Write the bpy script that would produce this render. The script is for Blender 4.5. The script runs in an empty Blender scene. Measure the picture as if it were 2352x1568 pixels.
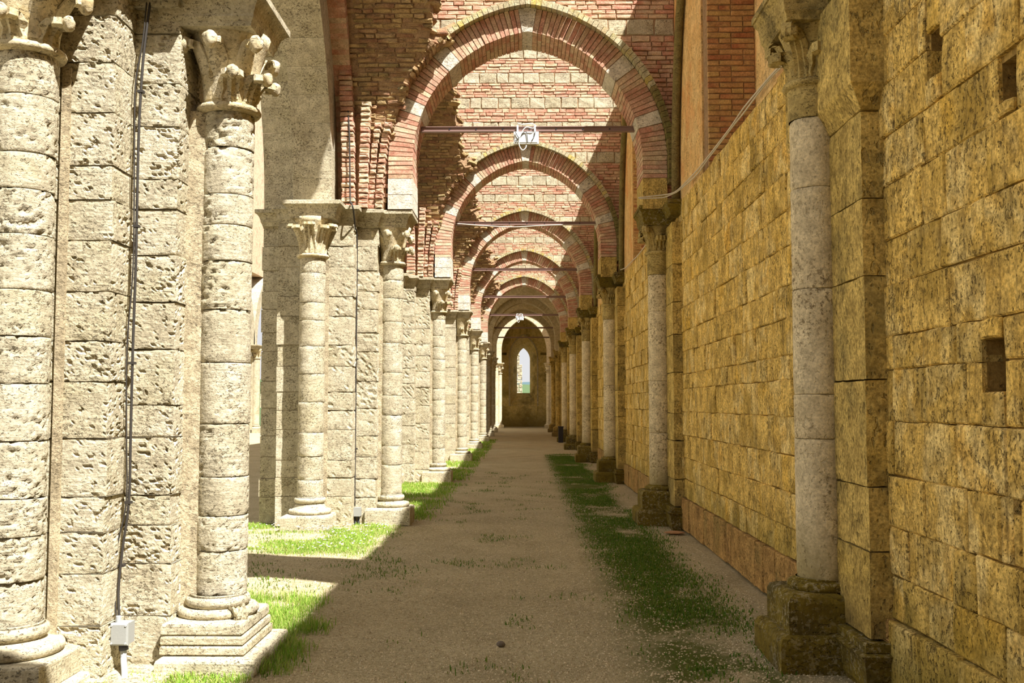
import bpy, math, random
import numpy as np
from mathutils import Vector, Matrix

# ------------------------------------------------------------------ camera, sky, sun, exposure
sc = bpy.context.scene
COL = sc.collection
cam_d = bpy.data.cameras.new('camera'); cam = bpy.data.objects.new('camera', cam_d); COL.objects.link(cam)
cam_d.sensor_width = 36.0; cam_d.lens = 36.0 * 2300.0 / 2352.0; cam_d.clip_end = 3000
cam.location = (0, 0, 1.6)
cam.rotation_euler = (math.radians(90 + 3.5577), 0, math.radians(0.5967))
sc.camera = cam
wd = bpy.data.worlds.new('sky'); sc.world = wd; wd.use_nodes = True
bg = wd.node_tree.nodes['Background']
bg.inputs[0].default_value = (0.98, 0.985, 1.0, 1); bg.inputs[1].default_value = 0.62
sun_d = bpy.data.lights.new('sun', 'SUN'); sun_d.energy = 10.5; sun_d.angle = math.radians(0.6); sun_d.color = (1.0, 0.96, 0.90)
sun = bpy.data.objects.new('sun', sun_d); COL.objects.link(sun)
sun.rotation_euler = Vector((-0.46, 0.465, -1.0)).to_track_quat('-Z', 'Y').to_euler()
sun.location = (6, -4, 14)
vs = sc.view_settings
vs.view_transform = 'Standard'; vs.look = 'None'; vs.gamma = 1.0; vs.use_curve_mapping = False; vs.exposure = 0.38
sc.display_settings.display_device = 'sRGB'
sc.cycles.max_bounces = 8; sc.cycles.diffuse_bounces = 4; sc.cycles.glossy_bounces = 2; sc.cycles.transmission_bounces = 2

rng = random.Random(7)
nrg = np.random.default_rng(7)

# ------------------------------------------------------------------ noise for geometry
def _h(ix, iy, iz):
    n = (ix.astype(np.int64) * 374761393 + iy.astype(np.int64) * 668265263 + iz.astype(np.int64) * 1274126177) & 0xFFFFFFFF
    n = ((n ^ (n >> 13)) * 1103515245) & 0xFFFFFFFF
    n = ((n ^ (n >> 16)) * 2246822519) & 0xFFFFFFFF
    return ((n ^ (n >> 15)) & 0xFFFFFF) / float(0xFFFFFF)
def vnoise(P):
    i = np.floor(P).astype(np.int64); f = P - i; f = f * f * (3 - 2 * f)
    x, y, z = i[:, 0], i[:, 1], i[:, 2]; r = 0
    for dx in (0, 1):
        wx = f[:, 0] if dx else 1 - f[:, 0]
        for dy in (0, 1):
            wy = f[:, 1] if dy else 1 - f[:, 1]
            for dz in (0, 1):
                wz = f[:, 2] if dz else 1 - f[:, 2]
                r = r + wx * wy * wz * _h(x + dx, y + dy, z + dz)
    return r
def fbm(P, o=3):
    r = 0; a = 0.5; t = 0
    for k in range(o):
        r = r + a * vnoise(P * (2 ** k) + 17.3 * k); t += a; a *= 0.55
    return r / t
def sstep(a, b, x):
    t = np.clip((x - a) / (b - a), 0, 1); return t * t * (3 - 2 * t)

# ------------------------------------------------------------------ object helpers
WL = {}
def mesh(name, V, F, mat, smooth=False):
    me = bpy.data.meshes.new(name)
    V = V.tolist() if isinstance(V, np.ndarray) else V
    F = F.tolist() if isinstance(F, np.ndarray) else F
    me.from_pydata(V, [], F); me.update()
    if mat is not None: me.materials.append(mat)
    if smooth: me.polygons.foreach_set('use_smooth', [True] * len(me.polygons))
    return me
def link(name, me, parent=None, loc=(0, 0, 0), rot=None, scale=None, M=None):
    o = bpy.data.objects.new(name, me); COL.objects.link(o)
    if M is not None:
        o.matrix_basis = M; w = M.translation.copy()
    else:
        o.location = loc; w = Vector(loc)
        if rot is not None: o.rotation_euler = rot
        if scale is not None: o.scale = scale
    WL[o.name] = w
    if parent is not None:
        o.parent = parent; o.matrix_parent_inverse = Matrix.Translation(-WL[parent.name])
    return o
def obj(name, V, F, mat, parent=None, smooth=False, kind=None):
    o = link(name, mesh(name, V, F, mat, smooth), parent)
    if kind: o['kind'] = kind
    return o
def thing(name, label, cat, loc=(0, 0, 0), group=None):
    o = link(name, None, None, loc); o.empty_display_size = 0.2
    return tag(o, label, cat, group)
def tag(o, label, cat, group=None, kind=None):
    o['label'] = label; o['category'] = cat
    if group: o['group'] = group
    if kind: o['kind'] = kind
    return o
def structure(o, label=None, cat=None):
    o['kind'] = 'structure'
    if label: o['label'] = label
    if cat: o['category'] = cat
    return o

class MB:                                   # collects pieces into one mesh
    def __init__(s): s.V = []; s.F = []; s.n = 0
    def add(s, V, F):
        V = np.asarray(V, float); s.V.append(V); s.F += [tuple(int(i) + s.n for i in f) for f in F]; s.n += len(V)
    def box(s, x0, x1, y0, y1, z0, z1):
        s.add([(x0,y0,z0),(x1,y0,z0),(x1,y1,z0),(x0,y1,z0),(x0,y0,z1),(x1,y0,z1),(x1,y1,z1),(x0,y1,z1)],
              [(0,3,2,1),(4,5,6,7),(0,1,5,4),(1,2,6,5),(2,3,7,6),(3,0,4,7)])
    def build(s, name, mat, parent=None, smooth=False, kind=None):
        return obj(name, np.concatenate(s.V), s.F, mat, parent, smooth, kind)

def piece(w, h, d, seed, r=0.012, jit=0.006, per=2):
    """front-facing masonry block, local frame u (width), v (height), n (outward, front at n=0)"""
    R = random.Random(seed); pts = []
    cs = [(-w/2, -h/2), (w/2, -h/2), (w/2, h/2), (-w/2, h/2)]
    for k in range(4):
        a, b = cs[k], cs[(k+1) % 4]
        for q in range(per):
            t = q / per; pts.append((a[0]+(b[0]-a[0])*t + R.uniform(-jit, jit), a[1]+(b[1]-a[1])*t + R.uniform(-jit, jit)))
    n = len(pts); V = []
    for (u, v) in pts:
        lu = max(0.2, 1 - r / (w/2)); lv = max(0.2, 1 - r / (h/2)); V.append((u*lu, v*lv, R.uniform(-jit, jit)*0.8))
    for (u, v) in pts: V.append((u, v, -r))
    for (u, v) in pts: V.append((u, v, -d))
    V.append((0, 0, R.uniform(-jit, jit)))
    F = []
    for k in range(n):
        j = (k+1) % n
        F.append((3*n, k, j)); F.append((k, n+k, n+j, j)); F.append((n+k, 2*n+k, 2*n+j, n+j))
    return np.array(V), F
def framed(V, o, U, Vv, N):
    return np.asarray(o) + V[:, :1]*np.asarray(U) + V[:, 1:2]*np.asarray(Vv) + V[:, 2:3]*np.asarray(N)

def tube_arrays(pts, r, n=6, cap=True):
    P = np.array(pts, float); V = []; F = []
    rr = r if hasattr(r, '__len__') else [r]*len(P)
    up = np.array([0.13, 0.31, 0.94])
    for i in range(len(P)):
        t = P[min(i+1, len(P)-1)] - P[max(i-1, 0)]; t /= (np.linalg.norm(t) + 1e-9)
        a = np.cross(t, up); a /= (np.linalg.norm(a) + 1e-9); b = np.cross(t, a)
        for k in range(n):
            an = 2*math.pi*k/n; V.append(P[i] + rr[i]*(a*math.cos(an) + b*math.sin(an)))
    for i in range(len(P)-1):
        for k in range(n):
            j = (k+1) % n; F.append((i*n+k, i*n+j, (i+1)*n+j, (i+1)*n+k))
    if cap:
        F.append(tuple(range(n))[::-1]); F.append(tuple((len(P)-1)*n+k for k in range(n)))
    return np.array(V), F
def smooth_path(pts, m=6):
    P = [np.array(p, float) for p in pts]; out = []
    for i in range(len(P)-1):
        p0, p1, p2, p3 = P[max(i-1,0)], P[i], P[i+1], P[min(i+2,len(P)-1)]
        for q in range(m):
            t = q/m; out.append(0.5*((2*p1)+(-p0+p2)*t+(2*p0-5*p1+4*p2-p3)*t*t+(-p0+3*p1-3*p2+p3)*t**3))
    out.append(P[-1]); return out
def lathe(cx, cy, prof, n=24, a0=0.0, a1=2*math.pi):
    full = abs(a1-a0-2*math.pi) < 1e-6; m = n if full else n+1; V = []; F = []
    for (r, z) in prof:
        for k in range(m):
            a = a0+(a1-a0)*k/n; V.append((cx+r*math.cos(a), cy+r*math.sin(a), z))
    for i in range(len(prof)-1):
        for k in range(n):
            j = (k+1) % m; F.append((i*m+k, i*m+j, (i+1)*m+j, (i+1)*m+k))
    return np.array(V), F

# ------------------------------------------------------------------ materials
def nd(nt, t, **kw):
    n = nt.nodes.new(t)
    for k, v in kw.items(): setattr(n, k, v)
    return n
def stone_material(name, cols, var=0.25, pit=0.0, pit_scale=16, strata=2.2, grain=1.0, stain=None, stain_amt=0.0, stain_scale=1.3,
                   low=None, low_z=(0.0, 0.8), lamina=0.0, mot=0.6, grn=0.55, speck=None, speck_amt=0.0, bumpd=0.02, streak=0.0, rough=0.93, island=True):
    m = bpy.data.materials.new(name); m.use_nodes = True; nt = m.node_tree; L = nt.links.new
    bs = nt.nodes['Principled BSDF']; bs.inputs['Roughness'].default_value = rough
    bs.inputs['Specular IOR Level'].default_value = 0.15
    geo = nd(nt, 'ShaderNodeNewGeometry'); oi = nd(nt, 'ShaderNodeObjectInfo')
    rnd = nd(nt, 'ShaderNodeMath', operation='ADD'); L(oi.outputs['Random'], rnd.inputs[0]); L(geo.outputs['Random Per Island'], rnd.inputs[1])
    fr = nd(nt, 'ShaderNodeMath', operation='FRACT'); L(rnd.outputs[0], fr.inputs[0])
    off = nd(nt, 'ShaderNodeVectorMath', operation='SCALE'); off.inputs[0].default_value = (3.1, 5.7, 7.3); L(fr.outputs[0], off.inputs['Scale'])
    pos = nd(nt, 'ShaderNodeVectorMath', operation='ADD'); L(geo.outputs['Position'], pos.inputs[0]); L(off.outputs[0], pos.inputs[1])
    def noise(scale, detail=3, vec=None, rough=0.55, dist=0.0):
        n = nd(nt, 'ShaderNodeTexNoise'); n.inputs['Scale'].default_value = scale; n.inputs['Detail'].default_value = detail
        n.inputs['Roughness'].default_value = rough; n.inputs['Distortion'].default_value = dist
        L((vec or pos).outputs[0], n.inputs['Vector']); return n
    def mapr(src, a, b, c=0.0, d=1.0, smooth=True):
        n = nd(nt, 'ShaderNodeMapRange'); n.interpolation_type = 'SMOOTHSTEP' if smooth else 'LINEAR'
        n.inputs['From Min'].default_value = a; n.inputs['From Max'].default_value = b; n.inputs['To Min'].default_value = c; n.inputs['To Max'].default_value = d
        L(src, n.inputs['Value']); return n.outputs['Result']
    def mix(fac, a, b, bt='MIX'):
        n = nd(nt, 'ShaderNodeMix', data_type='RGBA', blend_type=bt)
        if isinstance(fac, float): n.inputs[0].default_value = fac
        else: L(fac, n.inputs[0])
        for s, v in ((6, a), (7, b)):
            if isinstance(v, tuple): n.inputs[s].default_value = (*v, 1)
            else: L(v, n.inputs[s])
        return n.outputs[2]
    def math_(op, a, b=None):
        n = nd(nt, 'ShaderNodeMath', operation=op)
        for i, v in enumerate((a, b)):
            if v is None: continue
            if isinstance(v, (int, float)): n.inputs[i].default_value = v
            else: L(v, n.inputs[i])
        return n.outputs[0]
    # per-piece colour
    cr = nd(nt, 'ShaderNodeValToRGB'); cr.color_ramp.interpolation = 'LINEAR'
    while len(cr.color_ramp.elements) < len(cols): cr.color_ramp.elements.new(0.5)
    for i, c in enumerate(cols):
        cr.color_ramp.elements[i].position = i/max(1, len(cols)-1); cr.color_ramp.elements[i].color = (*c, 1)
    n1 = noise(3.0, 2)
    cf = math_('ADD', math_('MULTIPLY', fr.outputs[0], 1-var), math_('MULTIPLY', mapr(n1.outputs['Fac'], 0.3, 0.7), var))
    L(cf, cr.inputs['Fac']); col = cr.outputs['Color']
    g = noise(55*grain, 3, rough=0.7)
    col = mix(grn, col, mix(mapr(g.outputs['Fac'], 0.34, 0.66), (0.62, 0.60, 0.56), (1.25, 1.23, 1.18)), 'MULTIPLY')
    mott = noise(9*grain, 4, rough=0.65)
    col = mix(mot, col, mix(mapr(mott.outputs['Fac'], 0.32, 0.68), (0.66, 0.64, 0.60), (1.18, 1.18, 1.16)), 'MULTIPLY')
    if stain:
        s = noise(stain_scale, 4, rough=0.62)
        col = mix(math_('MULTIPLY', mapr(s.outputs['Fac'], 0.48, 0.68), stain_amt), col, stain)
    if streak:
        sv = nd(nt, 'ShaderNodeVectorMath', operation='MULTIPLY'); L(pos.outputs[0], sv.inputs[0]); sv.inputs[1].default_value = (26, 26, 2.2)
        s2 = noise(1.0, 3, vec=sv)
        col = mix(math_('MULTIPLY', mapr(s2.outputs['Fac'], 0.5, 0.72), streak), col, (0.10, 0.07, 0.035))
    if speck:
        s3 = noise(30, 4, rough=0.75); s4 = noise(1.6, 2)
        col = mix(math_('MULTIPLY', math_('MULTIPLY', mapr(s3.outputs['Fac'], 0.52, 0.60), mapr(s4.outputs['Fac'], 0.38, 0.6)), speck_amt), col, speck)
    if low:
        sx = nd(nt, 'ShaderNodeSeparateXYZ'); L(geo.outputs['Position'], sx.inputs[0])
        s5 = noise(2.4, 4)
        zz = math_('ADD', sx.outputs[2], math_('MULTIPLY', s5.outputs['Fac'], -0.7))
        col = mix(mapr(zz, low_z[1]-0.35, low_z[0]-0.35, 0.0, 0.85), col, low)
    hsum = math_('ADD', math_('MULTIPLY', g.outputs['Fac'], 0.25), math_('MULTIPLY', mott.outputs['Fac'], 0.8))
    if lamina:
        lv = nd(nt, 'ShaderNodeVectorMath', operation='MULTIPLY'); L(pos.outputs[0], lv.inputs[0]); lv.inputs[1].default_value = (9, 9, 60)
        ln = noise(1.0, 3, vec=lv, rough=0.65, dist=0.3)
        hsum = math_('ADD', hsum, math_('MULTIPLY', ln.outputs['Fac'], lamina))
        col = mix(0.22, col, mix(mapr(ln.outputs['Fac'], 0.35, 0.65), (0.74, 0.72, 0.68), (1.14, 1.14, 1.12)), 'MULTIPLY')
    if pit:
        sv = nd(nt, 'ShaderNodeVectorMath', operation='MULTIPLY'); L(pos.outputs[0], sv.inputs[0]); sv.inputs[1].default_value = (1, 1, strata)
        p1 = noise(pit_scale, 3, vec=sv, rough=0.6, dist=0.4); msk = noise(2.6, 2)
        thr = math_('ADD', p1.outputs['Fac'], math_('MULTIPLY', msk.outputs['Fac'], 0.35))
        pf = mapr(thr, 0.775, 0.86)
        vo = nd(nt, 'ShaderNodeTexVoronoi'); vo.inputs['Scale'].default_value = pit_scale*1.7; L(sv.outputs[0], vo.inputs['Vector'])
        pv = mapr(vo.outputs['Distance'], 0.26, 0.10)
        pm = noise(7, 2); pv = math_('MULTIPLY', pv, mapr(pm.outputs['Fac'], 0.5, 0.6))
        both = math_('MAXIMUM', pf, pv)
        hsum = math_('SUBTRACT', hsum, math_('MULTIPLY', both, 1.6*pit))
        col = mix(math_('MULTIPLY', both, 0.45*min(1, pit)), col, (0.16, 0.11, 0.055))  # shade of the hollows put into the colour, with some dirt
    bp = nd(nt, 'ShaderNodeBump'); bp.inputs['Strength'].default_value = 0.9; bp.inputs['Distance'].default_value = bumpd
    L(hsum, bp.inputs['Height']); L(bp.outputs[0], bs.inputs['Normal'])
    L(col, bs.inputs['Base Color'])
    return m
def plain(name, c, rough=0.6, metal=0.0):
    m = bpy.data.materials.new(name); m.use_nodes = True; b = m.node_tree.nodes['Principled BSDF']; nt = m.node_tree
    n = nd(nt, 'ShaderNodeTexNoise'); n.inputs['Scale'].default_value = 14; n.inputs['Detail'].default_value = 4
    x = nd(nt, 'ShaderNodeMix', data_type='RGBA'); x.inputs[6].default_value = (*[v*0.8 for v in c], 1); x.inputs[7].default_value = (*[min(1, v*1.15) for v in c], 1)
    nt.links.new(n.outputs['Fac'], x.inputs[0]); nt.links.new(x.outputs[2], b.inputs['Base Color'])
    b.inputs['Roughness'].default_value = rough; b.inputs['Metallic'].default_value = metal
    return m

M_TRAV = stone_material('pale travertine', [(0.42,0.375,0.27),(0.53,0.485,0.37),(0.47,0.42,0.305),(0.57,0.525,0.41)], lamina=0.28, pit=0.9, pit_scale=40, strata=1.35,
                        stain=(0.38,0.33,0.19), stain_amt=0.4, bumpd=0.016)
M_CARVE = stone_material('carved travertine', [(0.55,0.48,0.32),(0.62,0.55,0.40)], pit=0.7, pit_scale=26, stain=(0.42,0.30,0.10), stain_amt=0.55, stain_scale=4, bumpd=0.012)
M_MORT = stone_material('lime mortar', [(0.44,0.37,0.25),(0.52,0.45,0.32)], pit=0.6, pit_scale=40, mot=0.9, bumpd=0.02)
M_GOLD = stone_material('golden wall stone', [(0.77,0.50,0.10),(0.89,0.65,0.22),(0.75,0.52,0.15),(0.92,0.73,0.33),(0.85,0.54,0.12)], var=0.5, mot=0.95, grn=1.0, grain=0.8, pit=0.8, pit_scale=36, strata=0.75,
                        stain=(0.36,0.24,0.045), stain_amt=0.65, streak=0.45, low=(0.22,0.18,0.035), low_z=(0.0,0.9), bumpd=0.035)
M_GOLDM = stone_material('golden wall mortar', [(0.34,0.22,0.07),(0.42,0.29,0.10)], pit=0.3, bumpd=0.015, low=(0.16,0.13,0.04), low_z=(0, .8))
M_FOOT = stone_material('reddish footing stone', [(0.36,0.22,0.085),(0.46,0.29,0.11),(0.38,0.25,0.10)], mot=0.9, grn=1.0, grain=0.8, var=0.4, pit=0.5, stain=(0.22,0.19,0.06), stain_amt=0.5)
M_PILA = stone_material('weathered pilaster stone', [(0.52,0.38,0.11),(0.64,0.48,0.17),(0.46,0.34,0.11)], mot=0.9, grn=1.0, grain=0.8, var=0.4, pit=0.6, pit_scale=24, strata=0.5,
                        stain=(0.20,0.17,0.07), stain_amt=0.5, low=(0.16,0.12,0.05), low_z=(0.0,0.7))
M_SHAFT = stone_material('grey lichened shaft stone', [(0.70,0.59,0.39),(0.78,0.68,0.48)], var=0.5, pit=0.35, pit_scale=34, strata=0.7,
                         speck=(0.17,0.12,0.06), speck_amt=0.8, low=(0.30,0.24,0.09), low_z=(0.3,1.0), bumpd=0.008)
M_MOSS = stone_material('mossy shade-toned base stone', [(0.15,0.11,0.016),(0.22,0.165,0.028)], var=0.5, pit=0.4, speck=(0.62,0.56,0.40), speck_amt=0.35,
                        stain=(0.07,0.055,0.02), stain_amt=0.8, stain_scale=2.5)  # mossy tone, darkened further to stand in for shade on the bases
M_CAPR = stone_material('weathered brown capital stone', [(0.46,0.35,0.13),(0.56,0.44,0.19)], var=0.5, pit=0.5, pit_scale=30, stain=(0.13,0.10,0.04), stain_amt=0.75, stain_scale=4)
BR = [(0.56,0.33,0.23),(0.64,0.48,0.33),(0.57,0.31,0.23),(0.66,0.53,0.37),(0.50,0.24,0.17),(0.66,0.44,0.33),(0.53,0.25,0.18),(0.63,0.51,0.36)]
M_BRICK = stone_material('red brick', BR, var=0.15, pit=0.25, pit_scale=40, stain=(0.50,0.42,0.30), stain_amt=0.35, stain_scale=6, bumpd=0.01)
M_BRICKR = stone_material('brick in the wall', [(0.52,0.28,0.14),(0.60,0.42,0.18),(0.46,0.19,0.10),(0.58,0.38,0.18),(0.62,0.30,0.16)], var=0.2, pit=0.2, pit_scale=40, bumpd=0.01,
                         stain=(0.60,0.44,0.20), stain_amt=0.4, stain_scale=3)
M_BMORT = stone_material('brick mortar', [(0.30,0.19,0.11),(0.38,0.26,0.16)], pit=0.3, bumpd=0.012)
M_WEB = stone_material('vault brick', [(0.34,0.22,0.11),(0.48,0.35,0.18),(0.30,0.16,0.10),(0.54,0.41,0.23)], var=0.3, pit=0.4, pit_scale=24, stain=(0.20,0.18,0.09), stain_amt=0.6)
M_HOOD = stone_material('lichened hood brick', [(0.44,0.42,0.28),(0.52,0.47,0.32),(0.42,0.33,0.22)], var=0.3, pit=0.4, pit_scale=30, stain=(0.55,0.42,0.04), stain_amt=0.6, stain_scale=1.2)
M_HOODM = stone_material('mossy hood brick', [(0.16,0.17,0.05),(0.24,0.20,0.08),(0.20,0.15,0.07)], var=0.3, pit=0.4, pit_scale=30)
M_VSTONE = stone_material('white voussoir stone', [(0.62,0.58,0.50),(0.70,0.65,0.56)], pit=0.6, pit_scale=20)
M_LICH = stone_material('yellow lichened brick', [(0.70,0.50,0.05),(0.60,0.50,0.25)], pit=0.3)
M_ORANGE = stone_material('orange bounce-toned stone', [(0.74,0.48,0.20),(0.82,0.60,0.30)], var=0.8, pit=0.4, stain=(0.72,0.33,0.12), stain_amt=0.7, stain_scale=1.6, streak=0.2)  # warm bounce light on the upper wall is put into this orange
M_PALE = stone_material('pale end bay stone', [(0.60,0.53,0.38),(0.68,0.61,0.46)], pit=0.3, stain=(0.46,0.38,0.20), stain_amt=0.4)
M_END = stone_material('ochre end wall stone', [(0.72,0.56,0.20),(0.80,0.66,0.31),(0.64,0.49,0.17)], var=0.4, pit=0.4, stain=(0.20,0.15,0.04), stain_amt=0.7, stain_scale=0.8, low=(0.24,0.18,0.05), low_z=(0, 1.6))
M_IRON = plain('brown painted steel', (0.24, 0.15, 0.13), 0.5)
M_LAMP = plain('white enamel', (0.80, 0.82, 0.80), 0.35)
M_LENS = plain('lamp glass', (0.7, 0.75, 0.76), 0.15)
M_CABLE = plain('dark grey cable', (0.03, 0.025, 0.02), 0.7)
M_CABLEW = plain('pale cable', (0.62, 0.55, 0.45), 0.5)
M_BOXG = plain('grey plastic', (0.30, 0.31, 0.30), 0.5)
M_CONDUIT = plain('grey conduit', (0.38, 0.40, 0.42), 0.45)
M_DARK = plain('black metal', (0.02, 0.02, 0.03), 0.5)
M_LICHF = plain('grey rock', (0.16, 0.13, 0.10), 0.9)
M_TERRA = plain('broken terracotta', (0.42, 0.22, 0.10), 0.9)

def ground_material():
    m = bpy.data.materials.new('gravel and earth'); m.use_nodes = True; nt = m.node_tree; L = nt.links.new
    bs = nt.nodes['Principled BSDF']; bs.inputs['Roughness'].default_value = 0.95; bs.inputs['Specular IOR Level'].default_value = 0.1
    geo = nd(nt, 'ShaderNodeNewGeometry')
    def noise(s, d, r=0.6):
        n = nd(nt, 'ShaderNodeTexNoise'); n.inputs['Scale'].default_value = s; n.inputs['Detail'].default_value = d; n.inputs['Roughness'].default_value = r
        L(geo.outputs['Position'], n.inputs['Vector']); return n
    a = noise(38, 5, 0.75); b = noise(1.4, 5); c = noise(120, 3, 0.7)
    r1 = nd(nt, 'ShaderNodeValToRGB'); e = r1.color_ramp.elements
    e[0].position = 0.36; e[0].color = (0.24, 0.185, 0.095, 1); e[1].position = 0.64; e[1].color = (0.80, 0.71, 0.47, 1)
    ac = nd(nt, 'ShaderNodeMath', operation='ADD'); L(a.outputs['Fac'], ac.inputs[0]); L(c.outputs['Fac'], ac.inputs[1]); ah = nd(nt, 'ShaderNodeMath', operation='MULTIPLY'); L(ac.outputs[0], ah.inputs[0]); ah.inputs[1].default_value = 0.5; L(ah.outputs[0], r1.inputs['Fac'])
    x = nd(nt, 'ShaderNodeMix', data_type='RGBA', blend_type='MULTIPLY'); x.inputs[0].default_value = 0.7
    r2 = nd(nt, 'ShaderNodeValToRGB'); e = r2.color_ramp.elements
    e[0].position = 0.3; e[0].color = (0.72, 0.69, 0.62, 1); e[1].position = 0.7; e[1].color = (1.12, 1.10, 1.06, 1)
    L(b.outputs['Fac'], r2.inputs['Fac']); L(r1.outputs[0], x.inputs[6]); L(r2.outputs[0], x.inputs[7])
    sx = nd(nt, 'ShaderNodeSeparateXYZ'); L(geo.outputs['Position'], sx.inputs[0]); d = noise(1.1, 4)
    def rng_(src, a_, b_):
        q = nd(nt, 'ShaderNodeMapRange'); q.interpolation_type = 'SMOOTHSTEP'; q.inputs['From Min'].default_value = a_; q.inputs['From Max'].default_value = b_; L(src, q.inputs['Value']); return q.outputs['Result']
    def mul(p_, q_):
        q = nd(nt, 'ShaderNodeMath', operation='MULTIPLY'); L(p_, q.inputs[0]); L(q_, q.inputs[1]); return q.outputs[0]
    mk = mul(mul(rng_(sx.outputs[0], 0.5, 1.0), rng_(sx.outputs[0], 1.75, 1.4)), mul(rng_(d.outputs['Fac'], 0.32, 0.5), rng_(sx.outputs[1], 33.0, 28.0)))
    g = nd(nt, 'ShaderNodeMix', data_type='RGBA'); L(mk, g.inputs[0]); L(x.outputs[2], g.inputs[6]); g.inputs[7].default_value = (0.11, 0.13, 0.025, 1)
    L(g.outputs[2], bs.inputs['Base Color'])
    ad = nd(nt, 'ShaderNodeMath', operation='ADD'); L(a.outputs['Fac'], ad.inputs[0]); L(c.outputs['Fac'], ad.inputs[1])
    bp = nd(nt, 'ShaderNodeBump'); bp.inputs['Strength'].default_value = 0.8; bp.inputs['Distance'].default_value = 0.02
    L(ad.outputs[0], bp.inputs['Height']); L(bp.outputs[0], bs.inputs['Normal'])
    return m
M_GROUND = ground_material()
def grass_material(name, c0, c1, c2):
    m = bpy.data.materials.new(name); m.use_nodes = True; nt = m.node_tree; L = nt.links.new
    bs = nt.nodes['Principled BSDF']; bs.inputs['Roughness'].default_value = 0.7; bs.inputs['Specular IOR Level'].default_value = 0.2
    geo = nd(nt, 'ShaderNodeNewGeometry'); cr = nd(nt, 'ShaderNodeValToRGB'); e = cr.color_ramp.elements
    e[0].color = (*c0, 1); e[1].color = (*c2, 1); k = e.new(0.5); k.color = (*c1, 1)
    L(geo.outputs['Random Per Island'], cr.inputs['Fac']); L(cr.outputs[0], bs.inputs['Base Color'])
    tr = nd(nt, 'ShaderNodeBsdfTranslucent'); L(cr.outputs[0], tr.inputs['Color'])
    ms = nd(nt, 'ShaderNodeMixShader'); ms.inputs[0].default_value = 0.4
    L(bs.outputs[0], ms.inputs[1]); L(tr.outputs[0], ms.inputs[2]); L(ms.outputs[0], nt.nodes['Material Output'].inputs['Surface'])
    return m
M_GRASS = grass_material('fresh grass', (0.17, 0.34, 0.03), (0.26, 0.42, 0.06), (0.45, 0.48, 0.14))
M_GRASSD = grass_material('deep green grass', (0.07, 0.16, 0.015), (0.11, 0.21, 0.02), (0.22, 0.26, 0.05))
M_DAISY = plain('white petals', (0.85, 0.85, 0.82), 0.6)
M_HILL = plain('wooded hill', (0.055, 0.10, 0.03), 0.95)
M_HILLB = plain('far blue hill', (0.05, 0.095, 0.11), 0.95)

# ------------------------------------------------------------------ plan dimensions
Z0, DZ = 6.45, 7.27
def ZC(k): return Z0 + DZ*(k-1)              # k = 1 nearest pier pair
WX = 2.08                                     # inner face of the right wall
IMP = 4.22                                    # top of the imposts
LX = {1: -1.94, 2: -1.80, 3: -1.77, 4: -1.72, 5: -1.72, 6: -1.70, 7: -1.70, 8: -1.70}
RX = {1: 1.90, 2: 1.88, 3: 1.85, 4: 1.83, 5: 1.82, 6: 1.82, 7: 1.82, 8: 1.80}

# ------------------------------------------------------------------ ground
def ground():
    xs = np.concatenate([np.linspace(-40, -6, 10), np.linspace(-5.5, 2.6, 60), [4, 12]]); ys = np.concatenate([np.linspace(-9, 3, 8), np.linspace(3.2, 24, 130), np.linspace(24.5, 72, 60)])
    X, Y = np.meshgrid(xs, ys); P = np.stack([X.ravel(), Y.ravel(), np.zeros(X.size)], 1)
    P[:, 2] = (fbm(P*np.array([1.3, 1.3, 1]), 3)-0.5)*0.05 - 0.012
    n = len(xs); F = [(j*n+i, j*n+i+1, (j+1)*n+i+1, (j+1)*n+i) for j in range(len(ys)-1) for i in range(n-1)]
    o = obj('floor', P, F, M_GROUND, smooth=True); structure(o)
ground()
def hgt(x, y):
    P = np.stack([np.asarray(x)*1.3, np.asarray(y)*1.3, np.zeros(len(np.atleast_1d(x)))], 1); return (fbm(P, 3)-0.5)*0.05 - 0.012

# ------------------------------------------------------------------ masonry layout
def courses_layout(u0, u1, levels, seed, wmin, wmax, holes=()):
    R = random.Random(seed); out = []
    for v0, v1 in zip(levels[:-1], levels[1:]):
        cuts = []; u = u0 - R.uniform(0, wmax*0.6)
        edges = [u0]
        hs = [h for h in holes if h[2] < v1-0.03 and h[3] > v0+0.03]
        while u < u1:
            u += R.uniform(wmin, wmax)
            if u > u0+0.12 and u < u1-0.12: edges.append(u)
        edges.append(u1)
        for h in hs:
            edges = [e for e in edges if not (h[0]-0.10 < e < h[1]+0.10)] + [h[0], h[1]]
        edges = sorted(set(edges))
        for a, b in zip(edges[:-1], edges[1:]):
            hit = [h for h in hs if a > h[0]-0.01 and b < h[1]+0.01]
            if hit:
                h = hit[0]
                if h[3] < v1-0.04: out.append((a, b, h[3], v1))
                if h[2] > v0+0.04: out.append((a, b, v0, h[2]))
                continue
            out.append((a, b, v0, v1))
    return out
def levels(z0, z1, a, b, seed):
    R = random.Random(seed); L = [z0]
    while L[-1] < z1-b: L.append(L[-1]+R.uniform(a, b))
    if z1 - L[-1] > a*0.5: L.append(z1)
    else: L[-1] = z1
    return L

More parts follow.
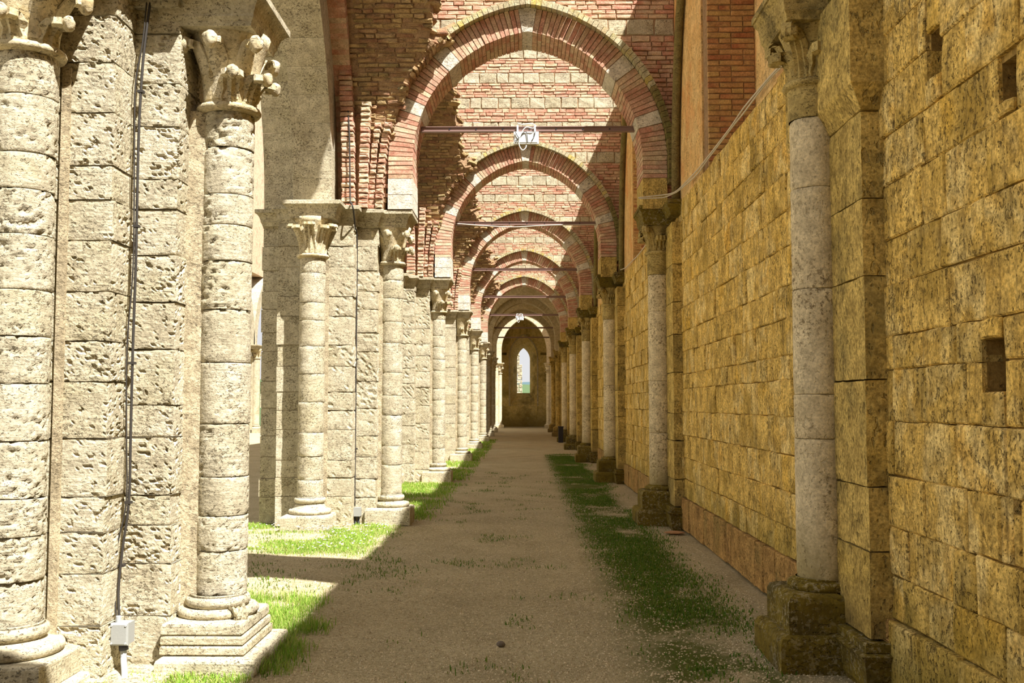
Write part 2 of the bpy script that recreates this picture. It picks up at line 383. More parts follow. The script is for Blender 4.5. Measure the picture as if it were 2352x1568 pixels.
# ------------------------------------------------------------------ right wall
def right_wall():
    root = link('wall_right', None); root['kind'] = 'structure'; root['label'] = 'long golden stone aisle wall in shade with putlog holes'
    holes = [(4.181, 4.34, 2.90, 3.09), (4.90, 5.08, 3.25, 3.50), (4.36, 4.57, 1.655, 1.89), (4.25, 4.32, 1.13, 1.20),
             (12.22, 12.33, 1.66, 1.86), (7.42, 7.50, 2.72, 2.79), (11.75, 11.83, 3.95, 4.16)]
    lv = [0.0, 0.40, 0.64, 0.91, 1.20, 1.50, 1.79, 1.98, 2.27, 2.53, 2.84, 3.12, 3.42, 3.70, 3.98, 4.25]
    # core behind the facing
    mb = MB()
    a = -8.0; hb = []
    mb.box(WX+0.26, WX+0.95, -8, 66, -0.2, 4.22)
    def slab(y0, y1, z0, z1): mb.box(WX+0.03, WX+0.28, y0, y1, z0, z1)
    # mortar bed with true openings at the putlog holes
    ys = sorted(set([-8.0, 66.0]+[h[0] for h in holes]+[h[1] for h in holes]))
    for y0, y1 in zip(ys[:-1], ys[1:]):
        hh = sorted([h for h in holes if h[0] <= y0+1e-6 and h[1] >= y1-1e-6], key=lambda h: h[2]); z = -0.2
        for h in hh: slab(y0, y1, z, h[2]); z = h[3]
        slab(y0, y1, z, 4.22)
    mb.build('wall_core', M_GOLDM, root)
    rects = courses_layout(3.95, 58, lv, 11, 0.26, 0.62, holes)
    vis = []; rest = []
    for (a, b, v0, v1) in rects:
        k = (0.5*(a+b) - Z0)/DZ; dz = 0.5*(a+b) - (Z0 + round(k)*DZ)
        hidden = abs(dz) < 0.55 or (0 < dz < 0.62)
        (vis if (not hidden and len(vis) < 9999) else rest).append((a, b, v0, v1))
    vis.sort(key=lambda r: r[0]*1.0); near = vis[:298]; rest += vis[298:]
    for i, (a, b, v0, v1) in enumerate(near):
        w, h = b-a, v1-v0; proud = rng.uniform(-0.006, 0.012) + (0.03 if v0 < 0.3 else 0)
        V, F = piece(w-0.004, h-0.004, 0.10, i, r=0.009, jit=0.006)
        V = framed(V, (WX-proud, (a+b)/2, (v0+v1)/2), (0, -1, 0), (0, 0, 1), (-1, 0, 0))
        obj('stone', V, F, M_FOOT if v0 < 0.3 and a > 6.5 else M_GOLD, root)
    mb = MB(); mf = MB()
    for i, (a, b, v0, v1) in enumerate(rest):
        V, F = piece(b-a-0.004, v1-v0-0.004, 0.08, i+1000, r=0.009, jit=0.006)
        V = framed(V, (WX-rng.uniform(-0.008, 0.02)-(0.03 if v0 < 0.3 else 0), (a+b)/2, (v0+v1)/2), (0, -1, 0), (0, 0, 1), (-1, 0, 0))
        (mf if v0 < 0.3 else mb).add(V, F)
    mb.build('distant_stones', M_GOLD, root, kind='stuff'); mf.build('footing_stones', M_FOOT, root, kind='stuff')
    mb = MB(); mb.box(WX-0.0, WX+0.9, -8, 3.95, -0.2, 4.25); mb.build('near_wall', M_GOLD, root)
    # upper wall between the window recesses, up to the broken wall top
    mb = MB(); tops = []
    segs = []
    y = -8.0
    for k in range(1, 6):
        c = Z0 + DZ*(k-0.5); segs.append((y, c-1.33)); y = c+1.33
    segs.append((y, 66))
    T = 8.05
    for y0, y1 in segs: mb.box(WX, WX+0.9, y0, y1, 4.22, T)
    for k in range(1, 6):
        c = Z0 + DZ*(k-0.5); mb.box(WX, WX+0.9, c-1.33, c+1.33, 7.3, T)        # lintel zone over the recess
    up = mb.build('upper_wall', M_ORANGE, root)
    # broken coping along the wall top
    mb = MB(); R = random.Random(3); y = -8
    while y < 60:
        w = R.uniform(0.25, 0.7); h = R.uniform(0.02, 0.16); V, F = piece(w, 0.9, 0.3, int(y*100), r=0.03, jit=0.02)
        mb.add(framed(V, (WX+0.45, y+w/2, T+h), (0, 1, 0), (-1, 0, 0), (0, 0, 1)), F); y += w
    mb.build('wall_top_rubble', M_BRICKR, root, kind='stuff')
right_wall()

# bricked-up window recesses in the right wall, one per bay
def recess(k):
    c = Z0 + DZ*(k-0.5); root = link('window_%d' % k, None, None, (WX+0.5, c, 4.25)); root['kind'] = 'structure'
    x1 = WX+0.55
    mb = MB(); mb.box(x1, x1+0.3, c-1.35, c+1.35, 4.15, 7.4); mb.build('back_panel', M_ORANGE, root)
    mb = MB(); V = [(WX-0.0, c-1.33, 4.24), (WX, c+1.33, 4.24), (x1, c+1.33, 4.5), (x1, c-1.33, 4.5)]; mb.add(V, [(0, 1, 2, 3)]); mb.box(WX+0.02, WX+0.9, c-1.33, c+1.33, 4.0, 4.235)
    mb.build('sloping_sill', M_GOLD, root)
    yj = c+1.33 if k != 1 else 11.12
    if k == 1: pass
    mb = MB(); mb.box(WX+0.02, x1+0.02, yj+0.012, c+1.36, 4.2, 7.4); mb.build('jamb_core', M_BMORT, root)
    z = 4.26; i = 0; st = MB()
    while z < 7.3:
        u = WX + (0.0 if i % 2 else -0.0); cuts = [WX+0.012]
        x = WX+0.012 + (0.27 if i % 2 else 0.135)
        while x < x1-0.05: cuts.append(x); x += 0.27 if (i+len(cuts)) % 3 else 0.135
        cuts.append(x1)
        for a, b in zip(cuts[:-1], cuts[1:]):
            V, F = piece(b-a-0.010, 0.052, 0.03, i*31+int(a*100), r=0.006, jit=0.003)
            V = framed(V, ((a+b)/2, yj+rng.uniform(-0.006, 0.004), z+0.031), (1, 0, 0), (0, 0, 1), (0, -1, 0))
            if k == 1 and z < 6.9: obj('brick', V, F, M_BRICKR, root)
            else: st.add(V, F)
        z += 0.064; i += 1
    if st.n: st.build('jamb_bricks', M_BRICKR, root, kind='stuff')
for k in range(1, 6): recess(k)

# ------------------------------------------------------------------ rough stone with real pits (near pier)
def rough_box(x0, x1, y0, y1, z0, z1, step, pitd=0.018, r=0.004, faces=('y0', 'x1'), seed=0):
    C = np.array([(x0+x1)/2, (y0+y1)/2, (z0+z1)/2]); H = np.array([(x1-x0)/2, (y1-y0)/2, (z1-z0)/2])
    Vs, Fs, n0 = [], [], 0
    for ax, sg, nm in ((1,-1,'y0'), (0,1,'x1'), (2,1,'z1'), (2,-1,'z0'), (0,-1,'x0'), (1,1,'y1')):
        u, v = [(1,2), (2,0), (0,1)][ax]
        s = step if nm in faces else 0.15
        nu = max(2, int(round(2*H[u]/s))); nv = max(2, int(round(2*H[v]/s)))
        if nm in ('z1', 'z0') : nu, nv = 3, 3
        if nm not in faces and nm not in ('z1', 'z0'): nu, nv = 2, 2
        A, B = np.meshgrid(np.linspace(-H[u], H[u], nu+1), np.linspace(-H[v], H[v], nv+1))
        P = np.zeros((A.size, 3)); P[:, u] = A.ravel(); P[:, v] = B.ravel(); P[:, ax] = sg*H[ax]
        inn = np.maximum(H-r, 0.001); q = np.clip(P, -inn, inn); d = P-q; ln = np.linalg.norm(d, axis=1, keepdims=True); nrm = d/np.maximum(ln, 1e-9)
        W = q + nrm*r + C
        if nm in faces:
            Q = W + seed*3.7
            big = fbm(Q*np.array([5, 5, 9]), 3); pit = sstep(0.66, 0.75, fbm(Q*np.array([27, 27, 62])+9, 3)+0.40*(fbm(Q*2.6+5, 2)-0.45))
            fine = fbm(Q*np.array([40, 40, 95]), 2)
            # joint edges are worn more
            edge = np.minimum.reduce([H[u]-np.abs(P[:, u]), H[v]-np.abs(P[:, v])])
            wear = sstep(0.03, 0.0, edge)*sstep(0.45, 0.65, fbm(Q*np.array([9, 9, 9])+31, 2))
            disp = (big-0.5)*0.005 - pit*pitd + (fine-0.5)*0.0045 - wear*0.005
            W = W + nrm*disp[:, None]
        n = nu+1
        F = [(j*n+i, j*n+i+1, (j+1)*n+i+1, (j+1)*n+i) for j in range(nv) for i in range(nu)]
        if sg < 0: F = [f[::-1] for f in F]
        Vs.append(W); Fs += [tuple(a+n0 for a in f) for f in F]; n0 += len(W)
    return np.concatenate(Vs), Fs
def rough_drum(cx, cy, r0, r1, z0, z1, step, seed, pitd=0.016, a0=-math.pi, a1=math.pi, er=0.005):
    n = max(16, int((a1-a0)*r0/step)); nz = max(4, int((z1-z0)/step))
    full = abs(a1-a0-2*math.pi) < 1e-6
    zs = np.concatenate([[z0, z0+er*0.35], np.linspace(z0+er, z1-er, nz), [z1-er*0.35, z1]])
    A = np.linspace(a0, a1, n+1)[:-1] if full else np.linspace(a0, a1, n+1); m = len(A)
    V = []
    for z in zs:
        e = min(z-z0, z1-z); rr = r0+(r1-r0)*(z-z0)/(z1-z0)
        ins = er - math.sqrt(max(0, er*er-(er-min(e, er))**2)); rr -= ins*1.2
        V.append(np.stack([cx+rr*np.cos(A), cy+rr*np.sin(A), np.full(m, z)], 1))
    V = np.concatenate(V); N = np.stack([V[:, 0]-cx, V[:, 1]-cy, 0*V[:, 0]], 1); N /= np.linalg.norm(N, axis=1, keepdims=True)
    if pitd > 0:
        Q = V + seed*2.9
        pit = sstep(0.67, 0.76, fbm(Q*np.array([27, 27, 56])+4, 3)+0.40*(fbm(Q*2.4+5, 2)-0.47)); big = fbm(Q*6, 2)
        e = np.minimum(V[:, 2]-z0, z1-V[:, 2]); wear = sstep(0.04, 0.0, e)*sstep(0.45, 0.62, fbm(Q*10+31, 2))
        V = V + N*((big-0.5)*0.004 - pit*pitd - wear*0.006 + (fbm(Q*45, 2)-0.5)*0.003)[:, None]
    F = [(j*m+i, j*m+(i+1) % m, (j+1)*m+(i+1) % m, (j+1)*m+i) for j in range(len(zs)-1) for i in range(m if full else m-1)]
    return V, F

# ------------------------------------------------------------------ carved members
def leaf_arrays(cx, cy, az, r0, z0, h, w, out, curl=0.05, nu=10, ribs=True, bud=0.0):
    """a capital leaf: climbs the bell, bends outwards and curls its tip; tip may end in a bud"""
    pts = []
    for i in range(nu+1):
        t = i/nu
        if t < 0.72:
            s = t/0.72; r = r0 + out*(s**2.2)*0.75; z = z0 + h*s
        else:
            s = (t-0.72)/0.28; a = s*math.radians(210); r = r0+out*0.75 + curl*math.sin(a) + out*0.25*s; z = z0+h + curl*(math.cos(a)-1)*1.0 + curl*0.35*math.sin(min(a, math.pi/2))
        wd_ = w*(1-0.25*t)*(1+0.10*math.sin(t*16)) * (0.55 if t > 0.95 else 1)
        pts.append((r, z, wd_))
    V = []; F = []; nv = 6; th = 0.016
    er = np.array([math.cos(az), math.sin(az), 0]); et = np.array([-math.sin(az), math.cos(az), 0])
    for side in (0, 1):
        for (r, z, ww) in pts:
            for j in range(nv+1):
                v = j/nv*2-1; g = (0.012*math.cos(v*math.pi*3) if ribs else 0) - 0.16*w*v*v
                V.append(np.array([cx, cy, 0]) + er*(r+g-side*th) + et*(v*ww/2) + np.array([0, 0, z]))
    n = nv+1; off = (nu+1)*n
    for i in range(nu):
        for j in range(nv):
            a = i*n+j; F.append((a, a+1, a+n+1, a+n)); F.append((off+a, off+a+n, off+a+n+1, off+a+1))
    rim = [j for j in range(n)] + [(i+1)*n-1 for i in range(1, nu+1)] + [nu*n+j for j in range(n-2, -1, -1)] + [i*n for i in range(nu-1, 0, -1)]
    for a, b in zip(rim, rim[1:]+rim[:1]): F.append((a, off+a, off+b, b))
    V = np.array(V)
    if bud > 0:
        r, z, _ = pts[-3]; c = np.array([cx, cy, 0]) + er*(r+0.006) + np.array([0, 0, z-bud*0.35])
        S = []; SF = []; a_, b_ = 16, 10
        for i in range(b_+1):
            ph = math.pi*i/b_
            for j in range(a_):
                th_ = 2*math.pi*j/a_; rr = bud*(0.85+0.16*math.cos(5*th_)*math.sin(ph*1.3)+0.10*math.sin(3*ph+th_*2))*math.sin(ph)
                S.append(c + er*rr*math.cos(th_) + et*rr*1.0*math.sin(th_) + np.array([0, 0, bud*1.15*math.cos(ph)*(1.25 if ph > 1.57 else 0.8)]))
        for i in range(b_):
            for j in range(a_): SF.append((i*a_+j, (i+1)*a_+j, (i+1)*a_+(j+1) % a_, i*a_+(j+1) % a_))
        o = len(V); V = np.concatenate([V, np.array(S)]); F += [tuple(k+o for k in f) for f in SF]
    return V, F
def volute_arrays(cx, cy, az, r, z, R, w=0.07):
    """corner scroll: a coiled band"""
    er = np.array([math.cos(az), math.sin(az), 0]); et = np.array([-math.sin(az), math.cos(az), 0]); V = []; F = []
    N = 26
    for i in range(N+1):
        t = i/N; a = math.radians(90)-t*math.radians(560); rr = R*(1-0.8*t); th = R*0.26*(1-0.4*t); ww = w*(1+0.25*t)
        for (dr, s) in ((0, -1), (0, 1), (-th, 1), (-th, -1)):
            p = np.array([cx, cy, z]) + er*(r+(rr+dr)*math.cos(a)) + np.array([0, 0, (rr+dr)*math.sin(a)]) + et*s*ww/2
            V.append(p)
    for i in range(N):
        for j in range(4): F.append((i*4+j, i*4+(j+1) % 4, (i+1)*4+(j+1) % 4, (i+1)*4+j))
    F.append((3, 2, 1, 0)); F.append((N*4, N*4+1, N*4+2, N*4+3))
    return np.array(V), F
def capital(root, cx, cy, z0, z1, r0, rt, mat, style, azs, detail=True, joined=None):
    h = z1-z0; prof = [(r0*0.98, z0-0.01), (r0+0.032, z0-0.002), (r0+0.045, z0+0.018), (r0+0.034, z0+0.040), (r0*0.97, z0+0.046)]
    for i in range(9):
        t = i/8; prof.append((r0*0.97 + (rt-r0*0.97)*(t**(1.7 if style == 'crocket' else 2.6)), z0+0.05+(h-0.05)*t))
    prof.append((0.02, z1))
    V, F = lathe(cx, cy, prof, 28)
    parts = [('capital', V, F, True)]
    L = []
    if style == 'crocket':
        for a in azs[::2]: L.append(('leaf',)+leaf_arrays(cx, cy, a, r0*1.0, z0+0.05, h*0.36, 0.17, 0.115, 0.035, bud=0.040))
        for a in azs[1::2]: L.append(('crocket',)+leaf_arrays(cx, cy, a, r0*1.02, z0+0.07, h*0.70, 0.13, 0.15, 0.036, ribs=False, bud=0.050))
    elif style == 'acanthus':
        for a in azs[::2]: L.append(('leaf',)+leaf_arrays(cx, cy, a, r0*1.0, z0+0.05, h*0.46, 0.17, 0.10, 0.05))
        for a in azs[1::2]: L.append(('leaf',)+leaf_arrays(cx, cy, a, r0*1.02, z0+0.05, h*0.72, 0.13, 0.15, 0.05)); L.append(('volute',)+volute_arrays(cx, cy, a, rt+0.03, z1-0.10, 0.075))
    elif style == 'broad':
        for a in azs[::2]: L.append(('leaf',)+leaf_arrays(cx, cy, a, r0*1.0, z0+0.05, h*0.74, 0.20, 0.17, 0.03))
        for a in azs[1::2]: L.append(('leaf',)+leaf_arrays(cx, cy, a, r0*1.0, z0+0.05, h*0.70, 0.16, 0.12, 0.035))
    if joined is not None:
        for p in parts: joined.add(p[1], p[2])
        for p in L: joined.add(p[1], p[2])
        return
    c = obj('capital', V, F, mat, root, smooth=True)
    for (nm, v, f) in L:
        o = obj(nm, v, f, mat, c, smooth=False)
        if style == 'crocket':
            nb = 160; fl = [False]*(len(f)-nb)+[True]*nb; o.data.polygons.foreach_set('use_smooth', fl)
    return c
def base(root, cx, cy, z1, r, half, mat, layers, fx=None, joined=None, leafspur=True, top_plinth=None):
    """attic base: torus, hollow, lower torus on stepped square plinths; layers = [(half, z0, z1, bevel)]"""
    zt = top_plinth if top_plinth else layers[0][2]
    hh = z1-zt
    prof = [(r*1.01, z1+0.012), (r+0.010, z1), ]
    for i in range(7):
        a = math.pi/2 - math.pi*i/6; prof.append((r+0.010+0.026*math.cos(a), z1-0.034+0.034*math.sin(a)))
    prof += [(r+0.012, z1-0.072), (r+0.010, z1-hh*0.5)]
    for i in range(5): t = i/4; prof.append((r+0.012+(half-r-0.065)*t**1.8, z1-0.075-(hh-0.135)*t))
    for i in range(7):
        a = math.pi/2 - math.pi*i/6; prof.append((half-0.045+0.03*math.cos(a), zt+0.032+0.032*math.sin(a)))
    V, F = lathe(cx, cy, prof, 32)
    P = []
    for (hx, za, zb, bev) in layers:
        q = MB(); x0, x1_, y0, y1 = cx-hx, cx+hx, cy-hx, cy+hx
        if fx: x0, x1_ = (fx(hx, x0, x1_))
        b = bev
        ring = lambda s, z: [(x0+s, y0+s, z), (x1_-s, y0+s, z), (x1_-s, y1-s, z), (x0+s, y1-s, z)]
        VV = ring(0.004, za)+ring(0, za+0.006)+ring(0, zb-b)+ring(b*0.3, zb-b*0.3)+ring(b, zb)
        FF = [(0, 3, 2, 1), (16, 17, 18, 19)]
        for s in range(4):
            for k in range(4): FF.append((s*4+k, s*4+(k+1) % 4, (s+1)*4+(k+1) % 4, (s+1)*4+k))
        P.append((np.array(VV), FF))
    if joined is not None:
        joined.add(V, F)
        for v, f in P: joined.add(v, f)
        return
    b0 = obj('column_base', V, F, mat, root, smooth=True)
    for v, f in P: obj('plinth', v, f, mat, b0)
    if leafspur:
        for (sx, sy) in ((1, -1),):
            v, f = leaf_arrays(0, 0, 0, 0, 0, 0.10, 0.10, 0.03, 0.02)
            rot = Matrix.Rotation(math.atan2(sy, sx), 3, 'Z') @ Matrix.Rotation(math.radians(112), 3, 'Y')
            v = v @ np.array(rot).T + np.array([cx+sx*(half*0.56), cy+sy*half*0.56, zt+0.05]); obj('corner_leaf', v, f, mat, b0)
def impost_arrays(x0, x1, y0, y1, zt, ov=0.10, h=0.22, lx=1, rx=1):
    """moulded impost block: fillet on top, hollow below; x0..x1,y0..y1 is the body under it"""
    V = []; F = []; prof = [(0.012, -h), (0.020, -h+0.03), (0.034, -h+0.055), (0.034, -h+0.07), (0.05, -0.10), (0.075, -0.065), (ov-0.012, -0.052), (ov, -0.05), (ov, -0.006), (ov-0.006, 0.0)]
    for (o, dz) in prof:
        V += [(x0-o*lx, y0-o, zt+dz), (x1+o*rx, y0-o, zt+dz), (x1+o*rx, y1+o, zt+dz), (x0-o*lx, y1+o, zt+dz)]
    n = len(prof)
    F = [(0, 3, 2, 1), tuple((n-1)*4+k for k in range(4))]
    for s in range(n-1):
        for k in range(4): F.append((s*4+k, s*4+(k+1) % 4, (s+1)*4+(k+1) % 4, (s+1)*4+k))
    return np.array(V), F

# ------------------------------------------------------------------ left piers
def merge_levels(a, b, seed): return levels(a, b, 0.20, 0.36, seed)
def pier(k, label):
    zc = ZC(k); bx = LX[k]
    P = {1: dict(cx=-2.90, b1=-2.45, b2=-2.165, ra=0.175, rb=0.166), 2: dict(cx=-2.74, b1=-2.24, b2=-1.955, ra=0.168, rb=0.158)}.get(k)
    if P is None:
        s = bx-LX[2]; P = dict(cx=-2.74+s, b1=-2.24+s, b2=-1.955+s, ra=0.165, rb=0.156)
    cx, b1, b2 = P['cx'], P['b1'], P['b2']; ra, rb = P['ra'], P['rb']
    w1, w2 = b1-cx, b2-cx; d1, d2 = 0.55, 0.25; dA = 0.73
    root = thing('pier', label, 'pier', (cx, zc, 0), 'compound piers of the sunlit left arcade')
    capz0, capz1 = 3.50, IMP-0.20
    near = k == 1; mid = k == 2
    Lf1 = [0.0, 0.306, 0.606, 0.847, 1.053, 1.396, 1.731, 1.972, 2.266, 2.574, 2.819, 3.027, 3.346, 3.656, 3.946, IMP] if near else levels(0, IMP, 0.22, 0.40, 20+k)
    Lf2 = [0.0, 0.305, 0.621, 0.855, 1.038, 1.394, 1.592, 1.938, 2.233, 2.529, 2.819, 3.010, 3.346, 3.622, 3.941, IMP] if near else levels(0, IMP, 0.24, 0.42, 40+k)
    LB = [0.395, 0.671, 0.891, 1.136, 1.471, 1.862, 2.202, 2.516, 2.75, 2.949, 3.257, 3.50] if near else levels(0.37, 3.50, 0.22, 0.42, 60+k)
    LA = [0.36, 0.61, 0.857, 1.069, 1.39, 1.713, 1.98, 2.244, 2.561, 2.818, 3.028, 3.363, 3.62] if near else levels(0.40, 3.50, 0.20, 0.40, 80+k)
    core = MB(); core.box(cx-w1+0.014, cx+w1-0.014, zc-d1+0.014, zc+d1-0.014, 0, IMP); core.box(cx-w2+0.014, cx+w2-0.014, zc-d2+0.014, zc+d2-0.014, 0, IMP)
    # joints are filled with slightly recessed mortar
    g = 0.010 if near else 0.008
    core.build('mortar_core', M_MORT, root)
    st = MB() if k >= 7 else None
    def put(nm, V, F, m=M_TRAV, smooth=False):
        if st is not None: st.add(V, F)
        else: obj(nm, V, F, m, root, smooth)
    sp = 0.0135 if near else 0.035
    for i, (a, b) in enumerate(zip(Lf1[:-1], Lf1[1:])):
        j = rng.uniform(-0.008, 0.008)
        if k <= 3:
            V, F = rough_box(cx+0.02, b1+j, zc-d1+rng.uniform(-0.005, 0.005), zc-0.05, a+0.0012, b-0.0012, sp, 0.017 if near else 0.012, seed=i)
        else: 
            q = MB(); q.box(cx+0.02, b1+j, zc-d1+j, zc-0.05, a+0.004, b-0.004); V, F = q.V[0], q.F
        put('stone', V, F)
        if not near:
            q = MB(); q.box(cx-w1+j, cx+0.01, zc-d1+j, zc-0.05, a+0.005, b-0.005); put('stone', q.V[0], q.F)
        q = MB(); q.box(cx-w1-j, b1+j, zc-0.045, zc+d1+j, a+0.004, b-0.004); put('stone', q.V[0], q.F)
    for i, (a, b) in enumerate(zip(Lf2[:-1], Lf2[1:])):
        j = rng.uniform(-0.008, 0.008)
        if k <= 3:
            V, F = rough_box(b1-0.06, b2+j, zc-d2+rng.uniform(-0.005, 0.005), zc+d2, a+0.0012, b-0.0012, sp, 0.020 if near else 0.012, seed=i+50)
        else:
            q = MB(); q.box(b1-0.06, b2+j, zc-d2+j, zc+d2, a+0.004, b-0.004); V, F = q.V[0], q.F
        put('stone', V, F)
        if not near:
            q = MB(); q.box(cx-w2+j, cx-w1+0.05, zc-d2+j, zc+d2, a+0.005, b-0.005); put('stone', q.V[0], q.F)
    yb = zc+0.05 if near else zc
    for (nm, x, y, r, L, a0) in (('A', cx, zc-dA, ra, LA, -math.pi/2), ('B', bx, yb, rb, LB, -math.pi/4)):
        for i, (a, b) in enumerate(zip(L[:-1], L[1:])):
            ox, oy = rng.uniform(-0.004, 0.004), rng.uniform(-0.004, 0.004)
            if k <= 3: V, F = rough_drum(x+ox, y+oy, r, r, a+0.0015, b-0.0015, sp, i+(0 if nm == 'A' else 40), 0.017 if near else 0.010)
            else: V, F = rough_drum(x+ox, y+oy, r, r, a+0.0015, b-0.0015, 0.06, i, 0)
            put('drum', V, F, M_TRAV, True)
    q = MB(); q.box(b2-0.02, bx-0.10, yb-0.115, yb+0.2, 0.30, LB[-1]); put('mortar_fillet', q.V[0], q.F, M_MORT)
    q = MB(); q.box(cx+ra-0.04, cx+ra+0.012, zc-d1-0.02, zc-d1+0.05, 0.25, LA[-1]); put('mortar_fillet', q.V[0], q.F, M_MORT)
    # bases
    az8 = [math.radians(-90+45*i) for i in range(8)]
    if near:
        fxp = lambda hx, a, b: (b2-0.02, bx+0.26+hx-0.34)
        base(root, bx, zc+0.0, 0.395, rb, 0.27, M_TRAV, [(0.325, 0.205, 0.275, 0.02), (0.335, 0.148, 0.198, 0.012), (0.345, 0.09, 0.141, 0.010), (0.312, 0.08, 0.21, 0.004), (0.43, -0.03, 0.083, 0.022)], fx=fxp, top_plinth=0.27)
        base(root, cx, zc-dA, 0.36, ra, 0.31, M_TRAV, [(0.33, 0.05, 0.20, 0.015), (0.39, -0.03, 0.05, 0.02)], top_plinth=0.20, leafspur=False)
        q = MB(); q.box(b1-0.3, b2+0.10, zc-d1-0.10, zc-0.05, -0.05, 0.012); q.build('footing_slab', M_TRAV, root)
    elif st is None:
        base(root, bx, zc, 0.37, rb, 0.28, M_TRAV, [(0.30, -0.02, 0.21, 0.03)], top_plinth=0.21, leafspur=False)
        base(root, cx, zc-dA, 0.40, ra, 0.29, M_TRAV, [(0.31, -0.02, 0.19, 0.03)], top_plinth=0.19, leafspur=False)
    else:
        base(root, bx, zc, 0.37, rb, 0.28, M_TRAV, [(0.30, -0.02, 0.21, 0.03)], top_plinth=0.21, joined=st)
        base(root, cx, zc-dA, 0.40, ra, 0.29, M_TRAV, [(0.31, -0.02, 0.19, 0.03)], top_plinth=0.19, joined=st)
    # capitals
    if k <= 3:
        capital(root, bx, yb, LB[-1], capz1, rb, 0.262, M_CARVE, 'crocket', [math.radians(a) for a in (-70, -45, -20, -95, 20, 45, 70, -135)])
        capital(root, cx, zc-dA, LA[-1], capz1, ra, 0.25, M_CARVE, 'crocket' if near else 'broad', [math.radians(a) for a in (-90, -45, -20, -135, -160, 0)])
        im = lambda V, F: obj('impost', V, F, M_TRAV, root)
    else:
        cb = MB()
        capital(root, bx, zc, LB[-1], capz1, rb, 0.262, M_CARVE, 'crocket', [math.radians(a) for a in (-90, -45, 0, 45)], joined=cb)
        cb.build('capital', M_CARVE, root); cb = MB()
        capital(root, cx, zc-dA, LA[-1], capz1, ra, 0.25, M_CARVE, 'broad', [math.radians(a) for a in (-90, -45)], joined=cb)
        cb.build('capital', M_CARVE, root)
        im = (lambda V, F: st.add(V, F)) if st is not None else (lambda V, F: obj('impost', V, F, M_TRAV, root))
    im(*impost_arrays(cx-0.25, cx+0.30, zc-dA-0.17, zc+dA+0.17, IMP, 0.105))
    im(*impost_arrays(cx-w1+0.02, b1-0.02, zc-d1+0.0, zc+d1, IMP-0.002, 0.10, 0.12 if near else 0.22))
    im(*impost_arrays(cx-w2+0.02, b2-0.01, zc-d2-0.06, zc+d2+0.06, IMP-0.004, 0.10, 0.12 if near else 0.22))
    im(*impost_arrays(b2-0.1, bx+0.205, zc-0.235, zc+0.32, IMP-0.006, 0.105))
    if st is not None: st.build('pier_masonry', M_TRAV, root)
    return root
pl = ['nearest sunlit pier of pitted travertine, with black cable and grey junction box',
      'second sunlit pier from the camera, cable ending in a small white box',
      'third sunlit pier in the left row, behind the second one',
      'fourth sunlit pier in the left row, about half way to the window',
      'fifth sunlit pier in the left row, small in the distance',
      'sixth and last sunlit pier of the left row, just before the dark bays',
      'first shaded brown pier of the left row, under the surviving vault',
      'second shaded brown pier of the left row, furthest from the camera']
for k in range(1, 9): pier(k, pl[k-1])

